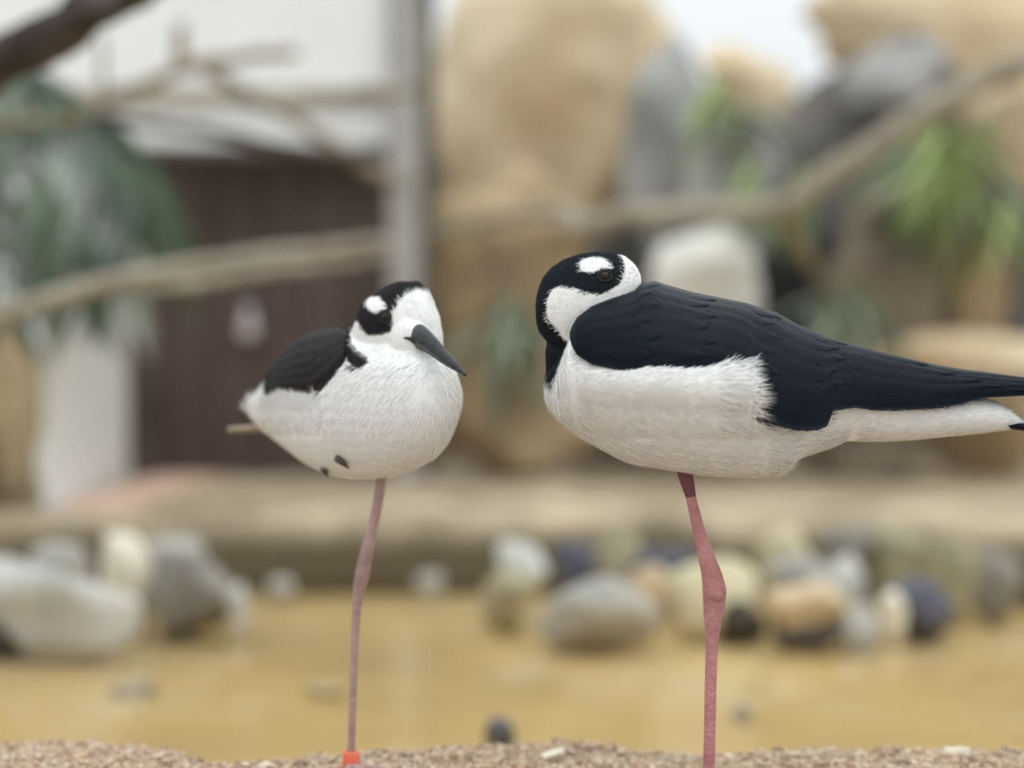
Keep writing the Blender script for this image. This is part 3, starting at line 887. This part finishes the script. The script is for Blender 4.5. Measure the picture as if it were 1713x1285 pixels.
def leg(root, pts, D, mat, name='leg', flat=1.0):
    pp = [P(a, b, D + dd) for a, b, r, dd in pts]; rr = [r / F * (D + dd) for a, b, r, dd in pts]
    pp, rr = resample(pp, rr, 5)
    v, f = tube_vf(pp, rr, 14, flat)
    return child(name, v, f, mat, root)

def feather(root, parent, surf, x0, x1, v0, v1, wv, mat, off, name='feather'):
    """a vane on the wing surface: surf(x px, s 0..1, lift) from (x0,v0) to (x1,v1), half width wv in s"""
    N = 14; v = []; f = []
    for i in range(N + 1):
        t = i / N
        x = x0 + (x1 - x0) * t; s = v0 + (v1 - v0) * t
        w = wv * (math.sin(math.pi * (0.18 + 0.80 * t)) ** 0.6 if t < 0.98 else 0.05)
        lift = off * 0.6 * (0.25 + 0.75 * t)
        for q in (-1, -0.5, 0, 0.5, 1):
            bow = -abs(q) * 0.035 * (x1 - x0) * (1 if t > 0.75 else t)
            v.append(surf(x + bow, min(max(s + w * q, 0.0), 1.0), lift - 0.0004 * abs(q)))
    for i in range(N):
        for q in range(4):
            a = i * 5 + q
            f.append((a, a + 1, a + 6, a + 5))
    return child(name, v, f, mat, root, parent)

# ---------------------------------------------------------------- sleeping stilt (bill tucked into the back)
DR = 0.80
rootR = empty('wading_bird', Vector((P(1186, 1300, DR).x, DR, 0.0)))
tag(rootR, 'sleeping black and white wading bird with bill tucked into its back', 'bird', 'wading birds on the rim')
bodyR = [(911, 640, 668, 0, .006), (918, 606, 688, 0, .016), (930, 592, 702, 0, .022), (945, 566, 715, 0, .029), (970, 545, 733, 0, .036), (1005, 522, 752, 0, .041), (1035, 508, 768, 0, .044),
         (1060, 496, 778, 0, .046), (1110, 486, 785, 0, .048), (1160, 496, 794, 0, .0485), (1210, 507, 798, 0, .048), (1260, 522, 799, 0, .043), (1300, 540, 796, 0, .0385),
         (1318, 552, 776, 0, .036), (1345, 564, 764, 0, .033), (1380, 580, 752, 0, .028), (1408, 596, 738, 0, .024), (1470, 622, 739, 0, .020), (1530, 642, 736, 0, .016),
         (1590, 656, 730, 0, .013), (1640, 664, 725, 0, .011), (1672, 674, 721, 0, .009), (1696, 692, 718, 0, .006), (1709, 704, 716, 0, .003)]
headR = [(897, 500, 538, 0, .006), (901, 482, 552, 0, .010), (910, 462, 566, 0, .0135), (924, 447, 580, 0, .0155), (945, 434, 592, 0, .017), (972, 425, 590, 0, .018), (1000, 422, 575, 0, .0182),
         (1025, 424, 555, 0, .0175), (1045, 429, 535, 0, .0155), (1059, 440, 520, 0, .012), (1068, 452, 505, 0, .008), (1072, 462, 492, 0, .004)]
HDR = -0.008
headR = [(a, b, c, HDR, e) for a, b, c, _, e in headR]
FL_UP = [(932, 618), (939, 601), (947, 581), (956, 560), (961, 579), (970, 591), (994, 602), (1027, 609), (1057, 615), (1077, 611), (1111, 614), (1144, 616), (1178, 614), (1221, 607), (1244, 604), (1256, 622), (1260, 640)]
stR = np.array(bodyR)
def ell_depth(x, y):
    top, bot, dh = [np.interp(x, stR[:, 0], stR[:, k]) for k in (1, 2, 4)]
    q = (y - (top + bot) / 2) / ((bot - top) / 2)
    return dh * math.sqrt(max(0.0, 1 - q * q))
def flank_shell(sign):
    up = np.array(FL_UP, float)
    xs = np.linspace(933, 1259, 110)
    rings = []
    for x in xs:
        yu = np.interp(x, up[:, 0], up[:, 1]); yl = np.interp(x, [933, 970, 1180, 1259], [690, 725, 740, 738])
        edge = min(1.0, (x - 928) / 50)
        outer = []; inner = []
        for s in np.linspace(0, 1, 16):
            y = yu + (yl - yu) * s
            b = (0.0072 + 0.0045 * max(0, (x - 1150) / 110)) * (0.62 + 0.38 * math.sin(math.pi * min(1, s * 1.6))) * (1 - s ** (3 + 4 * max(0, (x - 1150) / 110))) * (0.5 + 0.5 * edge)
            dpt = ell_depth(x, y)
            outer.append(P(x, y, DR - sign * (dpt + b)) if sign > 0 else P(x, y, DR) + Vector((0, dpt + b, 0)))
            q = 0.006
            inner.append(P(x, y + 2, DR - sign * (dpt - q)) if sign > 0 else P(x, y, DR) + Vector((0, dpt - q, 0)))
        rings.append(outer + inner[::-1])
    return ring_loft(rings)
partsR = [loft_x(bodyR, DR), loft_x(headR, DR), ellipsoid(938, 600, DR, -0.002, .0080, .013, .024), flank_shell(1), flank_shell(-1)]
meR = fuse(partsR, 0.0008, 5)
co, no = mesh_arrays(meR)
px = to_px(co)
pp = px + np.stack([wobble(co, 260, 2.2, 1), wobble(co, 260, 2.2, 9)], 1)
blk = np.zeros(len(co))
def over(poly, soft=1.6):
    return 1 - sstep(-soft, soft, poly_sd(pp, poly))
upR = np.array(FL_UP, float)
low_line = np.array([(1262, 655), (1262, 700), (1275, 706), (1299, 711), (1314, 718), (1335, 721), (1368, 720), (1384, 712), (1388, 700), (1393, 687), (1428, 681), (1469, 687), (1559, 684), (1613, 675), (1640, 664), (1720, 655)])
back = [(x, y - 1.5) for x, y in FL_UP] + [tuple(q) for q in low_line] + [(1720, 400), (880, 400), (880, 560), (912, 600), (914, 640), (921, 641), (928, 625)]
blk = over(back)
cheek = [(913, 522), (917, 496), (924, 485), (940, 478), (962, 482), (978, 489), (1004, 492), (1022, 486), (1034, 478), (1046, 470), (1075, 470), (1075, 520), (1000, 560), (960, 575), (942, 568), (930, 548), (920, 538)]
brow = [(971, 437), (984, 431), (1006, 430), (1022, 438), (1026, 448), (1018, 450), (1006, 450), (992, 457), (980, 454), (970, 452)]
fore = [(1038, 424), (1060, 430), (1085, 460), (1085, 500), (1030, 500), (1020, 486), (1036, 478), (1043, 464), (1046, 446), (1042, 434)]
for pl in (cheek, brow, fore):
    blk = blk * (1 - over(pl, 2.0))
blk[px[:, 0] > 1090] = over(back)[px[:, 0] > 1090]
# grey lores around the eye
col = WHITE[None] * (1 - blk[:, None]) + BLACK[None] * blk[:, None]
add_cols_R = col
bvhR = BVHTree.FromPolygons([tuple(c) for c in co], [tuple(p.vertices) for p in meR.polygons])

def flowR(p):
    q = to_px(p)
    out = np.tile(np.array([1.0, 0, -0.05]), (len(p), 1))
    top = np.interp(q[:, 0], upR[:, 0], upR[:, 1])
    nearup = np.clip(1 - (q[:, 1] - top) / 60, 0, 1) * (q[:, 0] > 935) * (q[:, 0] < 1270)
    out[:, 2] += 0.40 * nearup
    fan = sstep(1150, 1250, q[:, 0]) * (q[:, 0] < 1275)
    out[:, 2] += fan * np.interp(q[:, 1], [600, 640, 700, 740], [0.3, 0.0, -0.35, -0.3])
    hd = (q[:, 1] < 560) & (q[:, 0] < 1080)
    out[hd] = np.stack([-(1062 - q[hd, 0]) / 100 - 0.3, np.zeros(hd.sum()), -(q[hd, 1] - 470) / 80], 1)
    ch = (q[:, 0] < 950) & (q[:, 1] > 560)
    out[ch] = np.array([0.5, -0.2, -1.0])
    rear = q[:, 0] > 1290
    out[rear] = np.array([1.0, 0, 0.08])
    return out
def underwing(p):
    q = to_px(p)
    return ((poly_sd(q, back) < -2) & (q[:, 0] > 955) & (q[:, 1] > np.interp(q[:, 0], [955, 990, 1061, 1075], [545, 512, 487, 440])))
def lenR(p):
    q = to_px(p)
    L = np.full(len(p), 0.0055)
    L = np.where((q[:, 1] < 575) & (q[:, 0] < 1080), 0.0028, L)
    L = np.where((q[:, 0] > 1185) & (q[:, 0] < 1275) & (q[:, 1] < 725), 0.0125, L)
    L = np.where((q[:, 0] > 1270) & (q[:, 0] < 1430) & (q[:, 1] > 728), 0.011, L)
    return L
V, fc, cc = strands(meR, col, flowR, lenR, lambda p: np.where((to_px(p)[:, 1] < 575), 0.00032, 0.00042),
                    lambda p: np.where((to_px(p)[:, 0] < 1275) & (p[:, 1] < DR + 0.02), 1.6, 1.4) * np.where(p[:, 1] > DR + 0.02, 0.35, 1.0) * np.where(underwing(p), 0.0, 1.0), 36000, 3, 0.13)
add_body(meR, col, rootR)
o = child('feather_barbs', V, fc, PLUM, rootR, cols=cc); tag(o, kind='stuff')
eye_at(1012, 462, bvhR, rootR, 0.0040)

# wings
WST = np.array([(953, 556, 566, .030, .034), (957, 545, 580, .031, .037), (965, 531, 594, .031, .0405), (990, 512, 610, .027, .0450), (1027, 497, 618, .022, .0485), (1061, 486, 622, .017, .0500),
                (1074, 473, 624, .012, .0505), (1095, 470, 626, .006, .0510), (1114, 476, 626, .001, .0512), (1160, 489, 628, 0, .0515), (1210, 499, 634, 0, .0505), (1250, 507, 650, 0, .0493),
                (1267, 513, 704, 0, .0486), (1300, 523, 713, 0, .0475), (1335, 543, 721, 0, .0445), (1368, 557, 720, 0, .040), (1384, 564, 713, 0, .038), (1394, 567, 688, 0, .0355),
                (1428, 577, 682, 0, .029), (1470, 588, 687, 0, .0245), (1560, 609, 684, 0, .0195), (1613, 618, 675, 0, .0165), (1640, 621, 666, 0, .0145), (1713, 631, 662, 0, .0105),
                (1790, 641, 659, 0, .0065), (1850, 650, 656, 0, .002)])
def wing_surf(sign):
    def surf(x, s, lift=0.0):
        top, low, dt, dl = [float(np.interp(x, WST[:, 0], WST[:, k])) for k in range(1, 5)]
        th = s * math.pi / 2
        y = low + (top - low) * math.cos(th)
        dpt = dt + (dl - dt) * math.sin(th)
        nz = math.cos(th) * lift; nd = math.sin(th) * lift + 0.0006
        p = P(x, y, DR)
        k = dpt + nd
        if sign > 0:
            p = P(x, y, DR - k)          # near wing
        else:
            p = p + Vector((0, k, 0))
        p.z += nz
        return p
    return surf
def build_wing(root, surf, xs, mat, ns=26, th=0.0022):
    v = []; f = []
    nx = len(xs)
    for x in xs:
        for s in np.linspace(0, 1, ns): v.append(surf(x, s, 0.0))
    base = len(v)
    for x in xs:
        for s in np.linspace(0, 1, ns): v.append(surf(x, s, -th))
    for i in range(nx - 1):
        for j in range(ns - 1):
            a = i * ns + j
            f.append((a, a + 1, a + ns + 1, a + ns)); f.append((base + a, base + a + ns, base + a + ns + 1, base + a + 1))
    for i in range(nx - 1):
        for j in (0, ns - 1):
            a = i * ns + j
            f.append((a, a + ns, base + a + ns, base + a))
    for j in range(ns - 1):
        for i in (0, nx - 1):
            a = i * ns + j
            f.append((a, base + a, base + a + 1, a + 1))
    o = child('wing', v, f, mat, root)
    return o
wx = np.unique(np.concatenate([WST[:, 0], np.linspace(953, 1850, 110)]))
for sg in (1, -1):
    sf = wing_surf(sg)
    w = build_wing(rootR, sf, wx, WING)
    # scapulars and coverts in rows, then tertials, then long primaries
    for r, (xa, ln, n_, s0, s1, off) in enumerate([(985, 120, 6, .10, .92, .0009), (1070, 130, 6, .12, .88, .0011), (1160, 150, 6, .10, .86, .0013), (1250, 170, 5, .10, .80, .0015)]):
        for k in range(n_):
            s = s0 + (s1 - s0) * (k + 0.5) / n_
            feather(rootR, w, sf, xa - 12 * (k % 2), xa + ln - 12 * (k % 2), s, s + 0.02, 0.5 * (s1 - s0) / n_ * 1.25, WING, off)
    for k in range(4):
        feather(rootR, w, sf, 1330 + 20 * k, 1560 + 45 * k, 0.18 + 0.17 * k, 0.24 + 0.16 * k, 0.13, WING, 0.0017)
    for k in range(4):
        feather(rootR, w, sf, 1480 + 25 * k, 1846 - 38 * k, 0.25 + 0.18 * k, 0.30 + 0.17 * k, 0.12, WING, 0.0013)

# tail
for k in range(5):
    a = (k - 2) / 2
    v = []; f = []
    for i in range(9):
        t = i / 8
        c = P(1664 + 130 * t, 708 + 16 * t, DR) + Vector((0, a * (0.001 + 0.014 * t), 0.0012 * (1 - abs(a))))
        w = 0.0045 * (1 - 0.85 * max(0, t - 0.75) * 4)
        v += [c + Vector((0, -w, -0.0006)), c + Vector((0, 0, 0.0016)), c + Vector((0, w, -0.0006)), c + Vector((0, 0, -0.0022))]
    for i in range(8):
        for q in range(4):
            f.append((i * 4 + q, i * 4 + (q + 1) % 4, i * 4 + 4 + (q + 1) % 4, i * 4 + 4 + q))
    f += [(0, 3, 2, 1), (32, 33, 34, 35)]
    child('tail_feather', v, f, WING, rootR)
# bill lies along the back under the scapulars
pb = [P(1062, 478, DR + HDR), P(1100, 486, DR - 0.004), P(1160, 498, DR - 0.004), P(1230, 514, DR - 0.003)]
pp_, rr_ = resample(pb, [.0042, .003, .002, .0008], 6)
v, f = tube_vf(pp_, rr_, 10); child('bill', v, f, BILL, rootR)
# leg: dusky top, pink below, swollen joint
leg(rootR, [(1141, 760, 16, 0), (1146, 792, 13, 0), (1151, 812, 11, 0), (1156, 832, 8.5, 0)], DR, LEGD, 'thigh')
leg(rootR, [(1154, 824, 8.5, 0), (1160, 850, 9, 0), (1170, 890, 10.5, 0), (1181, 930, 13.5, 0), (1190, 960, 17, 0), (1195, 988, 20, 0), (1194.5, 1008, 18.5, 0), (1193, 1035, 15.5, 0),
            (1192, 1062, 11.5, 0), (1190.5, 1090, 10, 0), (1188.5, 1160, 9.8, 0), (1187, 1240, 9.6, 0), (1185, 1325, 10.5, 0), (1185, 1338, 11, 0)], DR, LEGP)
jv, jf = ellipsoid(1197, 996, DR, -0.0035, .0040, .0036, .0046, 14); child('knee_joint', jv, jf, LEGP, rootR)
foot(rootR, Vector((P(1185, 1338, DR).x, DR, 0)), math.pi + 0.15, LEGP, 0.04, 0.0028)

# ---------------------------------------------------------------- awake stilt facing the camera
DL = 0.86
rootL = empty('wading_bird', Vector((P(587, 1290, DL).x, DL, 0.0)))
tag(rootL, 'alert black and white wading bird with open eye and long pointed black bill', 'bird', 'wading birds on the rim')
bodyL = [(417, 676, 694, .085, .004), (421, 668, 702, .083, .010), (430, 660, 712, .079, .016), (446, 640, 729, .071, .024), (463, 608, 742, .063, .031), (483, 580, 758, .054, .037), (500, 565, 772, .047, .040),
         (515, 557, 782, .040, .0425), (550, 550, 797, .028, .046), (590, 547, 802, .015, .0475), (640, 556, 800, .0, .047), (670, 560, 793, -.009, .046), (704, 572, 779, -.019, .042),
         (732, 584, 761, -.025, .035), (754, 602, 733, -.029, .026), (767, 635, 699, -.031, .015), (772, 655, 678, -.032, .005)]
headL = [(588, 560, 590, .004, .008), (597, 528, 602, .001, .014), (608, 504, 606, -.002, .018), (627, 492, 610, -.005, .0215), (648, 479, 612, -.008, .024), (670, 472, 613, -.010, .0255), (701, 473, 612, -.014, .0255),
         (718, 487, 610, -.017, .023), (728, 512, 606, -.019, .019), (735, 536, 600, -.021, .014), (740, 558, 588, -.022, .007)]
partsL = [loft_x(bodyL, DL), loft_x(headL, DL), ellipsoid(668, 606, DL, -.010, .024, .026, .012), ellipsoid(694, 570, DL, -.030, .014, .014, .015), ellipsoid(690, 545, DL, -.022, .016, .016, .018)]
meL = fuse(partsL, 0.0008, 8)
co, no = mesh_arrays(meL)
px = to_px(co)
pp = px + np.stack([wobble(co, 260, 2.4, 21), wobble(co, 260, 2.4, 29)], 1)
wingL = [(400, 640), (446, 664), (458, 658), (470, 651), (482, 652), (492, 656), (504, 655), (515, 658), (528, 655), (540, 648), (552, 638), (562, 624), (570, 612), (573, 606), (571, 585), (571, 560), (575, 552), (578, 566), (577, 590), (580, 604), (588, 613), (598, 615), (608, 613),
         (616, 606), (613, 597), (604, 590), (594, 582), (587, 572), (586, 560), (590, 545), (597, 535), (590, 480), (400, 480)]
crownL = [(590, 545), (597, 535), (602, 545), (610, 558), (622, 562), (640, 560), (652, 556), (658, 542), (656, 524), (662, 516), (668, 505), (680, 492), (700, 486), (714, 488), (722, 492), (726, 460), (590, 460)]
spotL = [(613, 512), (614, 502), (622, 496), (634, 497), (644, 506), (647, 516), (638, 520), (630, 524), (620, 519)]
blk = np.maximum(over(wingL), over(crownL, 2.2)) * (1 - over(spotL, 2.0))
# far side of the head: the pattern goes round symmetrically (dark crown and mask over a white throat)
backf = (no[:, 1] > 0.15) & (px[:, 1] < 615)
farhead = 1 - sstep(-4, 4, px[:, 1] - np.interp(px[:, 0], [590, 640, 700, 715, 740], [570, 565, 552, 492, 488]))
blk = np.where(backf, farhead, blk)
backb = (no[:, 1] > 0.1) & (px[:, 1] >= 560)
farbody = 1 - sstep(-5, 5, px[:, 1] - np.interp(px[:, 0], [417, 480, 540, 640, 740], [664, 655, 650, 620, 585]))
blk = np.where(backb & (px[:, 0] < 640), farbody, blk)
brn = BROWN[None] * 0.7 + BLACK[None] * 0.3
col = WHITE[None] * (1 - blk[:, None]) + brn * blk[:, None]
bvhL = BVHTree.FromPolygons([tuple(c) for c in co], [tuple(p.vertices) for p in meL.polygons])
def flowL(p):
    q = to_px(p)
    out = np.tile(np.array([-0.45, 0.4, -0.75]), (len(p), 1))
    out[:, 0] += np.interp(q[:, 0], [480, 640, 740], [-0.6, 0, 0.35])
    hd = q[:, 1] < 606
    dx, dy = q[hd, 0] - 706, q[hd, 1] - 560
    out[hd] = np.stack([dx / 60, np.full(hd.sum(), 0.4), -dy / 60], 1)
    rr = (q[:, 0] < 540) & (q[:, 1] > 600)
    out[rr] = np.array([-0.75, 0.2, 0.65])
    low = q[:, 1] > 735
    out[low] = np.array([-0.6, 0.5, -0.1])
    return out
def lenL(p):
    q = to_px(p)
    L = np.full(len(p), 0.006)
    L = np.where(q[:, 1] < 606, 0.0032, L)
    L = np.where((q[:, 0] < 545) & (q[:, 1] > 640) & (q[:, 1] < 700), 0.012, L)
    L = np.where((q[:, 0] > 655) & (q[:, 1] < 515), 0.0048, L)
    return L
V, fc, cc = strands(meL, col, flowL, lenL, lambda p: np.where((to_px(p)[:, 1] < 606), 0.00032, 0.00044),
                    lambda p: np.where(p[:, 1] > DL + 0.05, 0.5, 1.0) * np.where((poly_sd(to_px(p), [(q0, q1 - 3) for q0, q1 in wingL]) < -2) & (to_px(p)[:, 0] < 577), 0.0, 1.0), 36000, 5, 0.12)
add_body(meL, col, rootL)
o = child('feather_barbs', V, fc, PLUM, rootL, cols=cc); tag(o, kind='stuff')
eye_at(644, 531, bvhL, rootL, 0.0042)
# the eye on the far side of the head
hd_axis = Vector((0.5, -0.85, 0)).normalized(); lat = Vector((hd_axis.y, -hd_axis.x, 0))
hc_ = P(672, 531, DL - 0.010)
hit, nrm, _, _ = bvhL.ray_cast(hc_ + Vector((0.06, 0.0, 0.0)) , Vector((-1, 0, 0)))
if hit:
    rings = []
    ax = nrm; u = ax.cross(Vector((0, 0, 1))).normalized(); w_ = u.cross(ax); r = 0.004
    hit = hit + Vector((-0.002, 0.006, 0))
    for t in np.linspace(0.05, math.pi - 0.05, 12):
        rings.append([hit - nrm * 0.0022 + ax * (r * math.cos(t)) + (u * math.cos(a) + w_ * math.sin(a)) * (r * math.sin(t)) for a in np.linspace(0, 2 * math.pi, 17)[:-1]])
    v, f = ring_loft(rings); child('eye', v, f, EYE, rootL)

# bill: two mandibles, tapering, pointing down past the breast
def mandible(off, hr, mat, sc=1.0, end=1.0):
    ctrl = [(676, 546, -.016), (703, 565, -.043), (722, 579, -.054), (745, 600, -.066), (765, 616, -.076), (779, 628, -.083)]
    pts = []; rr = []
    for i, (a, b, dd) in enumerate(ctrl):
        pts.append(P(a, b, DL + dd) + Vector((0, 0, off * (1 - i / 5.0))))
        rr.append([.0056, .0058, .0046, .0031, .0019, .0006][i] * sc)
    pts, rr = resample(pts, rr, 5)
    return tube_vf(pts, rr, 14, hr)
v, f = mandible(0.0013, 0.8, BILL); up_ = child('bill', v, f, BILL, rootL)
v, f = mandible(-0.0028, 0.7, BILL, 0.72); child('lower_mandible', v, f, BILL, rootL, up_)
gp = []
for (a, b) in ((676, 565.5), (684, 566.5), (692, 569), (702, 575)):
    h_, n_, _, _ = bvhL.ray_cast(Vector((0, 0, HC)), (P(a, b, 1.0) - Vector((0, 0, HC))).normalized())
    gp.append(h_ + n_ * 0.0004)
gp, gr = resample(gp, [.0003, .0009, .0018, .0026], 4)
v, f = tube_vf(gp, gr, 8); child('gape', v, f, BILL, rootL, up_)

# wing (near side) laid on the flank, far wing mirrored on the other flank
wo = np.array([(447, 646, 664), (456, 620, 660), (470, 598, 653), (484, 580, 655), (500, 567, 657), (516, 558, 660), (532, 553, 654), (548, 551, 642), (560, 550, 628), (570, 550, 616), (577, 556, 604), (581, 566, 592)])
def wing_surf_L(x, s, lift=0.0):
    t = float(np.interp(x, wo[:, 0], wo[:, 1])); b = float(np.interp(x, wo[:, 0], wo[:, 2]))
    y = t + (b - t) * s
    if x < 447:                                   # folded tips run on behind the rump
        k = (447 - x)
        q = wing_surf_L(447.5, s * (1 - k / 120) + 0.5 * k / 120, lift)
        return q + Vector((0.00065 * k, 0.0013 * k, -0.00045 * k))
    dr = (P(x, y, 1.0) - Vector((0, 0, HC))).normalized()
    hit, nr, _, _ = bvhL.ray_cast(Vector((0, 0, HC)), dr)
    if hit is None:
        hit = P(x, y, DL + float(np.interp(x, [447, 480, 515, 590], [.071, .054, .040, .015]))); nr = Vector((-0.3, -0.2, 0.9))
    edge = min(1.0, s * 5 + 0.2, (1 - s) * 5 + 0.25)
    return hit + nr * (0.0024 * edge + lift)
wxs = np.linspace(404, 580, 56)
wl_ = build_wing(rootL, wing_surf_L, wxs, WINGB, 20, 0.0018)
for r, (xa, xb, n_, off) in enumerate([(574, 528, 4, .0010), (548, 500, 5, .0011), (522, 470, 5, .0012), (500, 450, 4, .0014)]):
    for k in range(n_):
        s = (k + 0.5) / n_
        feather(rootL, wl_, wing_surf_L, xa, xb, s * 0.85 + 0.06, s * 0.85 + 0.08, 0.5 / n_, WINGB, off)
for k in range(3):
    feather(rootL, wl_, wing_surf_L, 470, 406 + 8 * k, 0.3 + 0.2 * k, 0.35 + 0.15 * k, 0.14, WINGB, 0.0012)
# far wing: same build mirrored through the bird's own mid-plane
ax_b = Vector((0.86, -0.50, 0)).normalized(); nb = Vector((-ax_b.y, ax_b.x, 0)); nb = Vector((0.69, 0.72, 0)).normalized()
mid = P(590, 650, DL + .015)
far = wl_.data.copy()
nt_ = int(np.sum(wxs < 450))
for vv in far.vertices:
    ring = (vv.index % (len(wxs) * 20)) // 20
    if ring < nt_:
        src = far.vertices[vv.index + (nt_ - ring) * 20]
        vv.co = src.co
mv = [vv.co.copy() + rootL.location for vv in far.vertices]
mv = [q - nb * (2 * (q - mid).dot(nb)) for q in mv]
child('wing', mv, [tuple(p.vertices) for p in far.polygons], WINGB, rootL)
# tail
for k in range(3):
    v = []; f = []
    for i in range(9):
        t = i / 8
        c = P(470 - 74 * t, 712 + 6 * t, DL + 0.075 + 0.06 * t) + Vector((0.004 * (k - 1), 0.006 * (k - 1) * (0.4 + t), 0))
        w = 0.0045 * (1 - 0.8 * max(0, t - 0.75) * 4)
        sdv = Vector((0.4, 0.9, 0)).normalized()
        v += [c - sdv * w, c + Vector((0, 0, 0.0016)), c + sdv * w, c - Vector((0, 0, 0.0024))]
    for i in range(8):
        for q in range(4):
            f.append((i * 4 + q, i * 4 + (q + 1) % 4, i * 4 + 4 + (q + 1) % 4, i * 4 + 4 + q))
    f += [(0, 3, 2, 1), (32, 33, 34, 35)]
    child('tail_feather', v, f, TAILG, rootL)
# standing leg, orange ring, foot
leg(rootL, [(641, 775, 11, 0), (638, 800, 9, 0), (634, 830, 8.5, 0), (624, 880, 9, 0), (612, 930, 11.5, 0), (606, 962, 12.5, 0), (601, 985, 11, 0), (597, 1015, 7.6, 0), (594, 1070, 6.6, 0),
            (591, 1150, 6.4, 0), (588.5, 1230, 6.2, 0), (587, 1278, 7, 0), (587, 1290, 7.5, 0)], DL, LEGG)
rings = []
for (y, r) in [(1257, 8), (1257, 13.5), (1259, 14.5), (1284, 14.5), (1286, 13.5), (1286, 8)]:
    c = P(587.5, y, DL)
    rings.append([c + Vector((r / F * DL * math.cos(a), r / F * DL * math.sin(a), 0)) for a in np.linspace(0, 2 * math.pi, 25)[:-1]])
v, f = ring_loft(rings[::-1], cap=False)
f += [tuple(list(q)) for q in []]
bd = child('leg_band', v, f, BAND, rootL); bd['label'] = 'orange plastic leg ring'
foot(rootL, Vector((P(587, 1290, DL).x, DL, 0)), -math.pi / 2 + 0.5, LEGG, 0.04, 0.0024)
# toes of the drawn-up leg peeping out of the belly feathers
for (xa, ya, xb, yb) in ((566, 768, 584, 784), (543, 786, 549, 799)):
    hita, na, _, _ = bvhL.ray_cast(Vector((0, 0, HC)), (P(xa, ya, 1.0) - Vector((0, 0, HC))).normalized())
    if hita:
        tip = P(xb, yb, hita.y - 0.004)
        v, f = tube_vf([hita + Vector((0, 0.004, 0.002)), hita - Vector((0, 0.003, 0)), hita.lerp(tip, 0.6) - Vector((0, 0.004, -0.0008)), tip], [.0020, .0022, .0016, .0003], 8)
        child('toe', v, f, CLAW, rootL)
